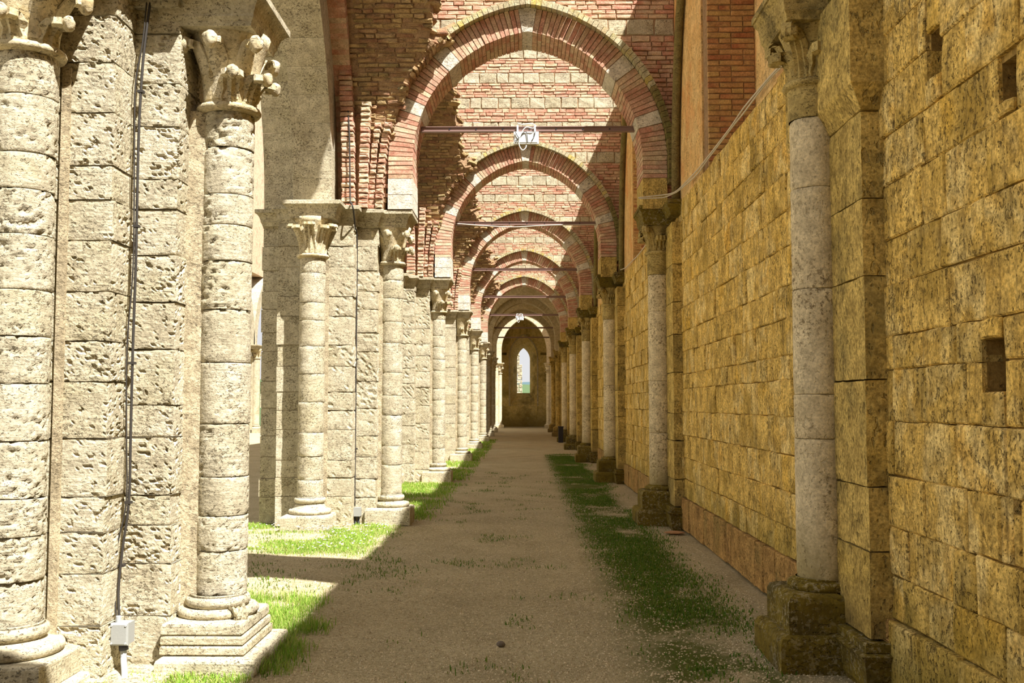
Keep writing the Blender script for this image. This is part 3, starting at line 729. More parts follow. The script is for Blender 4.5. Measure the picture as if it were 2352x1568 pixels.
# ------------------------------------------------------------------ right engaged columns
def right_column(k, label):
    zc = ZC(k); x = RX[k]; root = thing('engaged_column', label, 'column', (x, zc, 0), 'engaged columns along the golden wall')
    r = 0.153; pf = 1.955 if k < 3 else x+0.075
    det = k <= 6
    # pilaster behind
    L = levels(0.28, IMP-0.24, 0.30, 0.62, 100+k); mb = MB()
    for i, (a, b) in enumerate(zip(L[:-1], L[1:])):
        q = MB(); V, F = rough_box(pf+rng.uniform(-0.004, 0.004)-0.0, WX+0.2, zc-0.72+rng.uniform(-0.005, 0.005), zc+0.72, a+0.0015, b-0.0015, 0.05, 0.006, faces=('y0', 'x0'), seed=i)
        if det: obj('pilaster_block', V, F, M_PILA, root)
        else: mb.add(V, F)
    q = MB()
    V, F = impost_arrays(pf-0.01, WX+0.1, zc-0.74, zc+0.74, 0.27, 0.04, 0.30, rx=0)
    (obj('pilaster_foot', V, F, M_MOSS, root) if det else mb.add(V, F))
    # shaft of tall drums
    LL = [0.50, 1.38, 1.66, 2.33, 2.98, 3.431] if k == 1 else levels(0.50, 3.36, 0.5, 1.0, 130+k)
    for i, (a, b) in enumerate(zip(LL[:-1], LL[1:])):
        V, F = rough_drum(x, zc, r*(1.02-0.02*i/len(LL)), r*(1.02-0.02*(i+1)/len(LL)), a+0.001, b-0.001, 0.03 if k == 1 else 0.05, i, 0.004, er=0.005)
        (obj('drum', V, F, M_SHAFT, root, True) if det else mb.add(V, F))
    V, F = lathe(x, zc, [(r*1.03, LL[-1]), (r*1.05, LL[-1]+0.01), (r*1.05, 3.60), (r*1.08, 3.62), (r*1.08, 3.65), (r*0.9, 3.66)], 28)
    (obj('necking', V, F, M_CAPR, root, True) if det else mb.add(V, F))
    if det:
        capital(root, x, zc, 3.64, IMP-0.16, r, 0.235, M_CAPR, 'acanthus', [math.radians(a) for a in (-90, -135, 180, 135, 90, -45)])
        obj('impost', *impost_arrays(x-0.215, WX+0.05, zc-0.24, zc+0.32, 4.28, 0.085, 0.26, rx=0), M_MOSS if k > 1 else M_CAPR, root)
        obj('pilaster_impost', *impost_arrays(pf, WX+0.05, zc-0.70, zc+0.70, 4.275, 0.055, 0.20, rx=0), M_MOSS, root)
    else:
        capital(root, x, zc, 3.64, IMP-0.16, r, 0.235, M_CAPR, 'acanthus', [math.radians(a) for a in (-90, -135, 180)], joined=mb)
        mb.add(*impost_arrays(x-0.215, WX+0.05, zc-0.24, zc+0.32, 4.28, 0.085, 0.26, rx=0)); mb.add(*impost_arrays(pf, WX+0.05, zc-0.70, zc+0.70, 4.275, 0.055, 0.20, rx=0))
    # base: two tall plinths
    fx = lambda hx, a, b: (a, pf+0.02)
    ly = [(0.275, 0.20, 0.44, 0.05), (0.345, -0.03, 0.205, 0.05)]
    bb = root if det else None
    base(root, x-0.01, zc, 0.50, r, 0.225, M_MOSS, ly, fx=fx, joined=None if det else mb, leafspur=False, top_plinth=0.43)
    if k == 1:      # springer corbelled out on the pilaster
        V = np.array([(pf-0.075, zc-0.80, 3.44), (WX+0.1, zc-0.80, 3.44), (WX+0.1, zc+0.6, 3.44), (pf-0.075, zc+0.6, 3.44), (pf-0.075, zc-0.80, 4.05), (WX+0.1, zc-0.80, 4.05), (WX+0.1, zc+0.6, 4.05), (pf-0.075, zc+0.6, 4.05), (pf, zc-0.74, 3.30), (WX+0.1, zc-0.74, 3.30), (WX+0.1, zc+0.6, 3.30), (pf, zc+0.6, 3.30)])
        F = [(4, 5, 6, 7), (0, 1, 5, 4), (1, 2, 6, 5), (2, 3, 7, 6), (3, 0, 4, 7), (8, 9, 1, 0), (9, 10, 2, 1), (10, 11, 3, 2), (11, 8, 0, 3), (11, 10, 9, 8)]
        obj('springer_block', V, F, M_PILA, root)
    if mb.n: mb.build('column_masonry', M_PILA if k > 6 else M_SHAFT, root)
rl = ['nearest engaged column of the golden wall, on a tall mossy black plinth',
      'second engaged column of the golden wall, past the first bay',
      'third engaged column of the golden wall, small mossy impost on top',
      'fourth engaged column of the golden wall from the camera',
      'fifth engaged column of the golden wall from the camera',
      'sixth engaged column of the golden wall, behind the black post',
      'seventh engaged column of the golden wall, under the far vault',
      'furthest engaged column of the golden wall before the end arch']
for k in range(1, 9): right_column(k, rl[k-1])

# ------------------------------------------------------------------ transverse pointed arches
HW, CC, RR, SPR = 1.556, 0.242, 1.798, 4.88
AX = 0.07
def arch_pts(off, s):
    """right half point at arc-length parameter; off = distance outside the intrados"""
    st = SPR-IMP
    if s < st: return np.array([HW+off, IMP+s]), np.array([1.0, 0.0])
    a = (s-st)/RR; n = np.array([math.cos(a), math.sin(a)]); return np.array([-CC, SPR]) + n*(RR+off), n
PHI = math.acos(CC/RR); SL = SPR-IMP + RR*PHI
def extrados(x, off):
    ax = abs(x); 
    if ax >= HW+off: return IMP
    return SPR + math.sqrt(max(0, (RR+off)**2-(ax+CC)**2))
def spand_top(x): return 8.2 + max(-0.1, (2.0-x)*0.80)
def voussoir(s0, s1, sgn, xc, y0, y1, t, jit, R):
    V = []
    for y in (y0, y1):
        for (s, o) in ((s0, 0), (s1, 0), (s1, t), (s0, t)):
            p, n = arch_pts(o, s); e = R.uniform(-jit, jit)
            V.append((xc+sgn*(p[0]+n[0]*e), y+(R.uniform(-jit, jit) if y == y0 else 0), p[1]+n[1]*e))
    # shrink for the joint
    V = np.array(V); c = V.mean(0)
    F = [(0, 1, 2, 3), (7, 6, 5, 4), (0, 4, 5, 1), (1, 5, 6, 2), (2, 6, 7, 3), (3, 7, 4, 0)]
    if sgn < 0: F = [f[::-1] for f in F]
    return V, F
def arch(k, label, detail):
    yc = ZC(k); R = random.Random(500+k); root = thing('transverse_arch', label, 'arch', (AX, yc, IMP), 'pointed transverse arches over the aisle')
    t = 0.33; y0, y1 = yc-0.35, yc+0.35
    bk, vs_, hd = MB(), MB(), MB()
    # mortar core ring
    core = MB(); N = 36
    for sgn in (-1, 1):
        V = []; 
        for i in range(N+1):
            s = SL*i/N
            for y in (y0+0.012, y1-0.012):
                for o in (0.010, t-0.008): p, n = arch_pts(o, s); V.append((AX+sgn*p[0], y, p[1]))
        F = []
        for i in range(N):
            a = i*4; b = a+4
            F += [(a, b, b+1, a+1), (a+2, a+3, b+3, b+2), (a, a+2, b+2, b), (a+1, b+1, b+3, a+3)]
        if sgn < 0: F = [f[::-1] for f in F]
        core.add(V, F)
    core.build('mortar_core', M_BMORT, root)
    st = SPR-IMP
    stones = {-1: [(0, 0.20), (0.20, 0.42), (1.28, 1.44), (2.02, 2.22)], 1: [(0, 0.42), (1.10, 1.26), (1.82, 2.02)]}
    nb = 0
    for sgn in (-1, 1):
        s = 0.0; i = 0
        while s < SL-0.072:
            sb = [q for q in stones[sgn] if abs(s-q[0]) < 0.035]
            if sb:
                e = sb[0][1]; V, F = voussoir(s+0.004, e-0.004, sgn, AX, y0-0.004, y1, t, 0.003, R)
                obj('voussoir_stone', V, F, M_PALE if k >= 7 else (M_PILA if sgn > 0 and sb[0][0] == 0 else M_VSTONE), root); s = e; continue
            e = min(SL-0.067, s+0.060)
            nxt = [q[0] for q in stones[sgn] if s < q[0] < e+0.02]
            if nxt: e = nxt[0]
            if SL-0.067-e < 0.03: e = SL-0.067
            cut = y0 + (0.27 if i % 2 else 0.41)
            for (ya, yb) in ((y0+R.uniform(-0.006, 0.006), cut-0.004), (cut+0.004, y1)):
                V, F = voussoir(s+0.005, e-0.005, sgn, AX, ya, yb, t, 0.004, R)
                (obj('brick', V, F, M_BRICK, root) if detail else bk.add(V, F))
            s = e; i += 1
        hs = SPR-IMP; s = hs*0.5 if sgn > 0 else hs+0.80
        hend = hs + RR*math.acos(CC/(RR+t+0.05))
        while s < hend:
            e = min(s+0.062, hend); V = []
            for y in (y0-0.135, y0+0.16):
                for (q, o) in ((s+0.003, t+0.004), (e-0.003, t+0.004), (e-0.003, t+0.085), (s+0.003, t+0.085)):
                    p, n = arch_pts(o, q*1.0); V.append((AX+sgn*p[0], y+R.uniform(-0.004, 0.004), p[1]))
            F = [(0, 1, 2, 3), (7, 6, 5, 4), (0, 4, 5, 1), (1, 5, 6, 2), (2, 6, 7, 3), (3, 7, 4, 0)]
            if sgn < 0: F = [f[::-1] for f in F]
            m_ = M_HOOD if (sgn < 0 or s > 1.5) else M_HOODM
            if detail: obj('hood_brick', V, F, m_, root)
            else: hd.add(V, F)
            s = e
    sk = SL-0.065; p0, n0 = arch_pts(0, sk); p1, n1 = arch_pts(t, sk); tip = RR*math.sin(PHI)+SPR; top = SPR+math.sqrt((RR+t)**2-CC**2); V = []
    for y in (y0-0.014, y1+0.004):
        V += [(AX-p0[0]-0.004, y, p0[1]), (AX, y, tip), (AX+p0[0]+0.004, y, p0[1]), (AX+p1[0]+0.004, y, p1[1]), (AX, y, top), (AX-p1[0]-0.004, y, p1[1])]
    obj('keystone', V, [(0, 1, 2, 3, 4, 5), (11, 10, 9, 8, 7, 6)]+[(i, 6+i, 6+(i+1) % 6, (i+1) % 6) for i in range(6)], M_VSTONE if k < 7 else M_PALE, root)
    if bk.n: bk.build('arch_bricks', M_BRICK if k < 7 else M_PALE, root, kind='stuff')
    if vs_.n: vs_.build('voussoir_stones', M_VSTONE, root, kind='stuff')
    if hd.n: hd.build('hood_bricks', M_HOOD if k < 7 else M_PALE, root, kind='stuff')
al = {2: 'nearest brick arch over the aisle, with white stones among the bricks', 3: 'second brick arch seen inside the nearest one', 4: 'third brick arch in the receding row',
      5: 'fourth brick arch in the row, yellow lichen on its hood', 6: 'fifth and last red brick arch, floodlight hung below it', 7: 'dark stone arch under the surviving far vault', 8: 'second dark arch of the far vault'}
for k in range(2, 9): arch(k, al[k], k <= 3)

# spandrel walls above the arches
def spandrel(k, label, nbricks):
    yc = ZC(k); off = 0.34; y0, y1 = yc-0.32, yc+0.32
    root = thing('spandrel_wall', label, 'wall', (AX, yc, IMP), 'brick spandrel walls over the arches')
    xs = np.linspace(-2.25, WX+0.02, 80); V = []; F = []
    for x in xs:
        lo = extrados(x-AX, off) if abs(x-AX) < HW+off else IMP
        for y in (y0+0.03, y1): V += [(x, y, lo), (x, y, spand_top(x))]
    n = len(xs)
    for i in range(n-1):
        a, b = i*4, i*4+4
        F += [(a, b, b+1, a+1), (a+2, a+3, b+3, b+2), (a+1, b+1, b+3, a+3), (a, a+2, b+2, b)]
    F += [(0, 1, 3, 2), ((n-1)*4, (n-1)*4+2, (n-1)*4+3, (n-1)*4+1)]
    obj('wall_core', V, F, M_BMORT, root)
    if nbricks is None: return
    R = random.Random(900+k); z = IMP+0.1; row = 0; cells = []
    bandz = [(6.62, 6.86), (7.28, 7.5), (7.78, 8.02), (8.32, 8.55), (8.85, 9.05), (9.4, 9.62)]
    while z < 10.2:
        bz = [b for b in bandz if abs(z-b[0]) < 0.035]
        if bz: h = bz[0][1]-z; stone = True
        else:
            h = 0.062+R.uniform(-0.004, 0.006); stone = False
            nx = [b[0] for b in bandz if z < b[0] < z+h+0.03]
            if nx: h = nx[0]-z
        x = -2.25 - R.uniform(0, 0.2)
        while x < WX:
            w = R.uniform(0.22, 0.42) if stone else R.choice((0.26, 0.27, 0.25, 0.14, 0.19))
            x1 = min(x+w, WX); xm = (x+x1)/2
            lo = extrados(xm-AX, off-0.02) if abs(xm-AX) < HW+off else IMP
            if z+h*0.6 > lo and z < spand_top(xm)-h*0.6 and x1-x > 0.05:
                cells.append((x, x1, z, z+h, stone))
            x = x1
        z += h; row += 1
    yv = lambda c: c
    cells.sort(key=lambda c: abs((c[0]+c[1])/2-0.1)*0.9 + max(0, (c[2]-7.6))*1.2 + (0 if c[2] > 5.9 else 5))
    mb, ms = MB(), MB()
    for i, (a, b, za, zb, stn) in enumerate(cells):
        V, F = piece(b-a-0.012, zb-za-0.010, 0.04, i+k*7000, r=0.006 if not stn else 0.014, jit=0.004 if not stn else 0.009)
        V = framed(V, ((a+b)/2, y0+R.uniform(-0.006, 0.010)+0.012, (za+zb)/2), (1, 0, 0), (0, 0, 1), (0, -1, 0))
        if i < nbricks or (stn and k >= 4): obj('stone' if stn else 'brick', V, F, M_TRAV if stn else M_BRICK, root)
        else: (ms if stn else mb).add(V, F)
    if mb.n: mb.build('upper_bricks', M_BRICK, root, kind='stuff')
    if ms.n: ms.build('upper_stones', M_TRAV, root, kind='stuff')
spandrel(1, 'brick wall over the arch of the nearest pier', None)
spandrel(2, 'brick wall above the nearest arch, half in shade', 220)
spandrel(3, 'banded brick and stone wall over the second arch, seen through the nearest', 298)
spandrel(4, 'banded brick and stone wall over the third arch', 0)
spandrel(5, 'brick wall over the fourth arch, small in the distance', 0)
spandrel(6, 'brick wall over the fifth arch, where the vault begins', 0)
spandrel(7, 'wall over the first dark arch of the far vault', None)
spandrel(8, 'wall over the second dark arch of the far vault', None)

# ------------------------------------------------------------------ nave arcade wall with its arches, left
def arcade(k):
    """arch between pier k and k+1, plus the wall above it"""
    a, b = ZC(k)+0.62, ZC(k+1)-0.62; cx = -2.74 if k < 3 else -2.70
    mid, half = (a+b)/2, (b-a)/2; Rn = 3.56; c = Rn-half
    names = ['wide stone arch leading left into the nave, springing from the second pier'] + ['nave arcade arch behind the %s pair of piers' % n for n in ('second', 'third', 'fourth', 'fifth', 'sixth', 'seventh')]
    root = thing('arcade_arch', names[k-1], 'arch', (cx, mid, IMP), 'nave arcade arches on the left')
    def ring(x0, x1, o0, o1, mat, nm, N=22, jit=0.0):
        mb = MB(); amax = math.acos(c/Rn)
        for sg in (-1, 1):
            for i in range(N):
                A0, A1 = amax*i/N, amax*(i+1)/N; V = []
                for x in (x0, x1):
                    for (A, o) in ((A0, o0), (A1, o0), (A1, o1), (A0, o1)):
                        V.append((x, mid+sg*((Rn+o)*math.cos(A)-c), IMP+(Rn+o)*math.sin(A)))
                F = [(0, 1, 2, 3), (7, 6, 5, 4), (0, 4, 5, 1), (1, 5, 6, 2), (2, 6, 7, 3), (3, 7, 4, 0)]
                if sg > 0: F = [f[::-1] for f in F]
                V = np.array(V); V = V + (V.mean(0)-V)*0.006
                if k == 1 and sg > 0 and i < (40 if N > 50 else 14): obj(nm, V, F, mat, root)
                else: mb.add(V, F)
        if mb.n: mb.build(nm+'_ring', mat, root, kind='stuff')
    ring(cx-0.30, cx+0.215, 0.0, 0.52, M_TRAV, 'voussoir', 14)
    ring(cx-0.74, cx-0.32, 0.22, 0.52, M_TRAV, 'outer_voussoir', 16)
    ring(cx+0.20, cx+0.44, 0.46, 0.72, M_BRICK, 'brick', 84)
    # wall above
    xs = np.linspace(ZC(k)+0.002, ZC(k+1)-0.002, 60); V = []; F = []
    for y in xs:
        d = abs(y-mid); lo = IMP + math.sqrt(max(0, (Rn+0.68)**2-(d+c)**2)) if d+c < Rn+0.68 else IMP
        for x in (cx-0.72, cx+0.42): V += [(x, y, lo), (x, y, 16.0)]
    n = len(xs)
    for i in range(n-1):
        p, q = i*4, i*4+4; F += [(p, p+1, q+1, q), (p+2, q+2, q+3, p+3), (p+1, p+3, q+3, q+1), (p, q, q+2, p+2)]
    obj('wall_core', V, F, M_WEB, root)
for k in range(1, 8): arcade(k)

# ------------------------------------------------------------------ vault remnants
def vault_z(x, t):
    """x across the aisle from its axis, t along from bay centre"""
    h1 = extrados(x, 0.30); hl = (DZ-0.7)/2; h2 = 4.9 + 3.4*math.sqrt(max(0, 1-(t/hl)**2))
    return max(h1, h2)
def web(k, label, x0f, x1f, indiv):
    """vault of the bay before arch k"""
    yc = ZC(k)-DZ/2; root = thing('vault_remnant' if indiv is not None else 'vault', label, 'vault', (-1.6, yc, 5), 'brick vaults over the aisle')
    R = random.Random(70+k); nx, ny = 34, 76; V = []
    ys = (DZ/2-0.36)*np.sin(np.linspace(-math.pi/2, math.pi/2, ny))
    for j, t in enumerate(ys):
        xe = x1f(t, R)
        for i in range(nx):
            x = x0f + (xe-x0f)*i/(nx-1); V.append((x, yc+t, vault_z(x-AX, t)))
    V = np.array(V); n = len(V); V2 = V.copy(); V2[:, 2] += 0.2; F = []
    for j in range(ny-1):
        for i in range(nx-1):
            a = j*nx+i; F += [(a, a+nx, a+nx+1, a+1), (n+a, n+a+1, n+a+nx+1, n+a+nx)]
    for j in range(ny-1):
        a = j*nx+nx-1; F.append((a, a+nx, n+a+nx, n+a)); a = j*nx; F.append((a, n+a, n+a+nx, a+nx))
    for i in range(nx-1): F.append((i, i+1, n+i+1, n+i)); a = (ny-1)*nx+i; F.append((a, n+a, n+a+1, a+1))
    obj('web_core', np.concatenate([V, V2]), F, M_BMORT if k < 7 else M_PALE, root)
    if indiv is None: return
    # brick courses on the underside, laid parallel to the aisle next to the arch and across it elsewhere
    cells = []
    s = 0.0
    hl = DZ/2-0.36
    # courses: step along the arch curve
    arc = [(-(HW+0.3), IMP+0.5)]; 
    def curve(q):      # q: arc parameter -> x,z, normal (pointing into the aisle)
        p, nn = arch_pts(0.30, q); return -p[0], p[1], (nn[0], -nn[1])
    q = 0.62; row = 0
    while True:
        x, z, nn = curve(q)
        if x > -0.80: break
        t = hl - R.uniform(0, 0.2)*0 ; y = hl
        while y > -hl:
            w = R.choice((0.26, 0.28, 0.24, 0.15)); ym = y-w/2
            if vault_z(x, ym) <= z+0.012 and x+AX < x1f(ym, R)-0.0:
                cells.append((x+AX, yc+ym, z, w, nn, ym))
            y -= w
        q += 0.062; row += 1
    # far cell against the nave wall: courses run along the aisle at rising height
    for tside in (1, -1):
        pass
    th = -math.pi/2+0.012
    while th < math.pi/2-0.005:
        t = hl*math.sin(th); dzt = -3.4*math.sin(th)/max(0.02, hl*math.cos(th)); l = math.hypot(1, dzt)
        x = -2.32-AX-R.uniform(0, 0.2)
        while x < -0.85:
            w = R.choice((0.25, 0.27, 0.14)); xm = x+w/2; zz = vault_z(xm, t)
            if x > -2.36-AX and zz > extrados(xm, 0.30)+0.02 and xm+AX+w/2 < x1f(t, R)+0.03:
                cells.append((xm+AX, yc+t, zz, w, ('t', dzt/l, -1/l), t))
            x += w
        th += 0.064/math.hypot(hl*math.cos(th), 3.4*math.sin(th))
    cells.sort(key=lambda c: -c[1] if k == 2 else abs(c[1]-ZC(k)+1.5))
    mb = MB()
    for i, (x, y, z, w, nn, ym) in enumerate(cells):
        if nn[0] == 't':
            N = np.array([0, nn[1], nn[2]]); U = np.array([1.0, 0, 0]); Vv = np.cross(N, U)
        else:
            N = np.array([nn[0], 0, nn[1]]); U = np.array([0, 1.0, 0]); Vv = np.cross(N, U)
        P, F = piece(w-0.014, 0.050, 0.06, i, r=0.009, jit=0.008)
        P = framed(P, np.array([x, y, z])+N*(0.016+R.uniform(-0.014, 0.024)), U, Vv, N)
        if i < indiv: obj('brick', P, F, M_WEB, root)
        else: mb.add(P, F)
    if mb.n: mb.build('web_bricks', M_WEB, root, kind='stuff')
    # broken edge: loose toothing bricks, some under yellow lichen
    eb, el = MB(), MB(); y = -hl+0.1
    while y < hl-0.1:
        xe = x1f(y, R); zz = vault_z(xe-AX, y)+0.10
        for q_ in range(2):
            P, F = piece(0.22, 0.06, 0.12, int(y*997)+q_, r=0.01, jit=0.012)
            ang = R.uniform(-0.5, 0.5); U = np.array([math.cos(ang)*0.8, 0.6, math.sin(ang)]); U /= np.linalg.norm(U); N = np.array([0.3, -0.9, 0.3]); Vv = np.cross(N, U); Vv /= np.linalg.norm(Vv); N = np.cross(U, Vv)
            P = framed(P, (xe+R.uniform(-0.04, 0.08), yc+y, zz+R.uniform(-0.1, 0.12)), U, Vv, N)
            (el if R.random() < 0.22 and y < 0.3 else eb).add(P, F)
        y += R.uniform(0.06, 0.14)
    eb.build('broken_edge', M_WEB, root, kind='stuff')
    if el.n: el.build('lichened_edge', M_LICH, root, kind='stuff')
def edge(seed):
    def f(t, R):
        return float(np.interp(t, [-3.3, -1.5, 0.0, 1.2, 2.2, 2.8, 3.3], [-0.90, -1.0, -1.12, -1.28, -1.45, -1.2, -0.92])) + 0.05*math.sin(t*5+seed) + 0.05*math.sin(t*13+2*seed) + 0.03*math.sin(t*31+seed)
    return f
wl = {2: 'shaded brick vault remnant on the left before the nearest arch', 3: 'vault remnant with a broken lichened edge, seen inside the nearest arch',
      4: 'vault remnant before the third arch', 5: 'vault remnant before the fourth arch', 6: 'vault remnant before the fifth arch'}
for k in range(2, 7): web(k, wl[k], -2.32, edge(k), 298 if k <= 3 else 0)
for k, l in ((7, 'intact dark vault beyond the fifth arch'), (8, 'second intact dark vault near the end')): web(k, l, -2.2, lambda t, R: 2.06, None)

# brick springers above the second pier (and simpler on the next)
def springers(k):
    zc = ZC(k); s = LX[k]-LX[2]
    root = thing('vault_springer', 'stack of red brick vault springers on the %s pier' % {2: 'second', 3: 'third', 4: 'fourth'}[k], 'masonry', (-2.1+s, zc-0.4, IMP), 'brick vault springers')
    st = MB()
    for (x0, x1, yf, ht, lean) in ((-2.42, -2.245, -0.50, 1.9, -0.05), (-2.205, -2.075, -0.44, 1.40, 0.05), (-2.075, -1.985, -0.385, 1.15, 0.09), (-1.985, -1.885, -0.41, 1.15, 0.14)):
        z = IMP; i = 0
        while z < IMP+ht:
            tt = (z-IMP)/ht; dx = lean*tt*tt; V, F = piece(x1-x0-0.004, 0.058, 0.30, int(z*1000)+i+int(x0*100), r=0.010, jit=0.007)
            V = framed(V, ((x0+x1)/2+s+dx+rng.uniform(-0.004, 0.004), zc+yf-0.12*tt*tt+rng.uniform(-0.014, 0.012), z+0.033), (1, 0, 0), (0, 0, 1), (0, -1, 0))
            if k <= 3: obj('brick', V, F, M_BRICK, root)
            else: st.add(V, F)
            z += 0.068; i += 1
    mb = MB(); mb.box(-2.42+s, -1.88+s, zc-0.37, zc+0.3, IMP, IMP+1.5); mb.build('springer_core', M_BMORT, root)
    if st.n: st.build('springer_bricks', M_BRICK, root, kind='stuff')
for k in (2, 3, 4): springers(k)

# mossy wall ribs rising from the right pilasters
def wall_rib(k):
    zc = ZC(k); pts = []
    for i in range(15):
        t = i/14; z = 4.28+t*3.2; pts.append((WX-0.06, zc-0.66-1.9*(1-math.sqrt(max(0, 1-(t*0.93)**2))), z))
    o = obj('wall_rib', *tube_arrays(pts, 0.055, 8), M_HOODM, smooth=True)
    tag(o, {2: 'mossy rib rising along the wall above the second column', 3: 'mossy rib rising along the wall above the third column', 4: 'mossy rib rising along the wall above the fourth column'}[k], 'rib', 'mossy wall ribs')
for k in (2, 3, 4): wall_rib(k)

# ------------------------------------------------------------------ end of the aisle: pale arch and end wall with lancet
def end_arch():
    y = 66.6; root = thing('end_arch', 'pale sunlit arch in front of the end wall with the lancet window', 'arch', (0.11, y, 0))
    cx = 0.11; hw = 1.50; ap = 7.3; spz = 5.1; rise = ap-spz; c = (rise*rise-hw*hw)/(2*hw); R = hw+c; N = 20
    t = 0.55; st = MB(); amax = math.acos(c/R)
    for sg in (-1, 1):
        for i in range(N):
            A0, A1 = amax*i/N, amax*(i+1)/N; V = []
            for yy in (y-0.4, y+0.4):
                for (A, o) in ((A0, 0), (A1, 0), (A1, t), (A0, t)): V.append((cx+sg*((R+o)*math.cos(A)-c), yy, spz+(R+o)*math.sin(A)))
            F = [(0, 1, 2, 3), (7, 6, 5, 4), (0, 4, 5, 1), (1, 5, 6, 2), (2, 6, 7, 3), (3, 7, 4, 0)]
            if sg < 0: F = [f[::-1] for f in F]
            V = np.array(V); V += (V.mean(0)-V)*0.01; obj('voussoir', V, F, M_PALE, root)
        q = MB(); q.box(cx+sg*hw-(0 if sg > 0 else t), cx+sg*hw+(t if sg > 0 else 0), y-0.4, y+0.4, 4.3, spz); q.build('springer', M_PALE, root)
        q = MB(); q.box(cx+sg*2.15-0.45, cx+sg*2.15+0.45, y-0.45, y+0.45, 0, 4.3); q.build('jamb', M_PALE, root)
        sx = cx+sg*1.62
        V, F = rough_drum(sx, y-0.2, 0.15, 0.15, 0.4, 3.6, 0.08, 1, 0); obj('shaft', V, F, M_PALE, root, True)
        capital(root, sx, y-0.2, 3.58, 4.05, 0.15, 0.23, M_PALE, 'acanthus', [math.radians(a) for a in (-90, -45, -135)])
        obj('impost', *impost_arrays(sx-0.2, sx+0.2, y-0.42, y+0.3, 4.3, 0.1), M_PALE, root)
        base(root, sx, y-0.2, 0.40, 0.15, 0.26, M_PALE, [(0.28, -0.02, 0.2, 0.02)], leafspur=False, top_plinth=0.2)
    # wall above
    V = []; F = []; xs = np.linspace(-3.4, 3.3, 50)
    for x in xs:
        d = abs(x-cx)+c; lo = spz+math.sqrt(max(0, (R+t)**2-d*d)) if d < R+t else 4.3
        for yy in (y-0.36, y+0.36): V += [(x, yy, lo), (x, yy, 8.1)]
    n = len(xs)
    for i in range(n-1):
        a, b = i*4, i*4+4; F += [(a, b, b+1, a+1), (a+2, a+3, b+3, b+2), (a+1, b+1, b+3, a+3), (a, a+2, b+2, b)]
    obj('wall_above', V, F, M_PALE, root)
end_arch()
def end_wall():
    y = 71.0; root = link('wall_end', None, None, (0, y, 0)); root['kind'] = 'structure'
    cx = 0.075
    def pointed(hw, z0, zs, rise, n=10):
        c = (rise*rise-hw*hw)/(2*hw); R = hw+c; am = math.acos(c/R); pts = [(-hw, z0), (-hw, zs)]
        pts += [(-((R)*math.cos(am*i/n)-c), zs+R*math.sin(am*i/n)) for i in range(1, n+1)]
        pts += [((R)*math.cos(am*i/n)-c, zs+R*math.sin(am*i/n)) for i in range(n-1, -1, -1)] + [(hw, z0)]
        return pts
    inner = pointed(0.46, 2.37, 4.75, 0.85); outer = pointed(0.95, 1.45, 4.9, 1.55); n = len(inner)
    big = []
    m = n
    # wall face around the splay
    bl = [(-6, -0.3), (-6, 9.5), (6, 9.5), (6, -0.3)]
    V = [(cx+u, y, v) for u, v in outer] + [(cx+u, y+0.9, v) for u, v in inner] + [(cx+u, y+1.1, v) for u, v in inner]
    F = []
    for i in range(n):
        j = (i+1) % n; F += [(i, n+i, n+j, j), (n+i, 2*n+i, 2*n+j, n+j)]
    obj('window_splay', V, [f[::-1] for f in F], M_END, root)
    # face: strips left, right, above (fan) and below
    V = [(cx+u, y, v) for u, v in outer]; F = []
    mb = MB()
    mb.box(-6, cx-0.95, y, y+1.1, -0.3, 9.5); mb.box(cx+0.95, 6, y, y+1.1, -0.3, 9.5); mb.box(cx-0.951, cx+0.951, y, y+1.1, -0.3, 1.45)
    top = [p for p in outer[1:-1]]
    for (u0, v0), (u1, v1) in zip(top[:-1], top[1:]):
        if abs(u1-u0) < 1e-5: continue
        mb.add([(cx+u0, y, v0), (cx+u1, y, v1), (cx+u1, y, 9.5), (cx+u0, y, 9.5)], [(0, 1, 2, 3)])
    mb.build('wall_face', M_END, root)
    fr = MB()
    for (u0, v0), (u1, v1) in zip(outer[:-1], outer[1:]):
        l = math.hypot(u0, v0-3); a = np.array([u0, v0]); b = np.array([u1, v1]); d = (b-a)/max(1e-6, np.linalg.norm(b-a)); nn = np.array([-d[1], d[0]])*0.10
        V = []
        for yy in (y-0.04, y+0.02):
            for p in (a, b, b+nn, a+nn): V.append((cx+p[0], yy, p[1]))
        F = [(0, 1, 2, 3), (7, 6, 5, 4), (0, 4, 5, 1), (1, 5, 6, 2), (2, 6, 7, 3), (3, 7, 4, 0)]
        fr.add(V, F)
    fr.build('window_surround', M_CARVE, root)
    for sg in (-1, 1):
        q = MB(); q.box(cx+sg*1.55-0.35, cx+sg*1.55+0.35, y-0.12, y+0.02, 5.05, 5.2); q.build('string_course', M_MOSS, root)
end_wall()
def end_vault():
    V = []; F = []; xs = np.linspace(-3.05, 3.05, 33)
    for y in (66.9, 71.02):
        for x in xs:
            z = 5.2 + 2.5*math.sqrt(max(0.0, 1-(x/3.05)**2)); V += [(x, y, z), (x, y, z+0.3)]
    n = len(xs)*2
    for i in range(len(xs)-1):
        a = 2*i; F += [(a, a+2, n+a+2, n+a), (a+1, n+a+1, n+a+3, a+3), (a, a+1, a+3, a+2), (n+a, n+a+2, n+a+3, n+a+1)]
    tag(obj('vault', V, F, M_END), 'dark barrel vault in front of the end wall, behind the pale arch', 'vault', 'brick vaults over the aisle')
    mb = MB(); mb.box(-3.3, -3.0, 67.0, 71.0, -0.2, 5.4); mb.box(3.0, 3.3, 66, 71.0, -0.2, 5.4); structure(mb.build('trim_1', M_END), 'side walls of the last chapel before the end wall', 'wall')
end_vault()
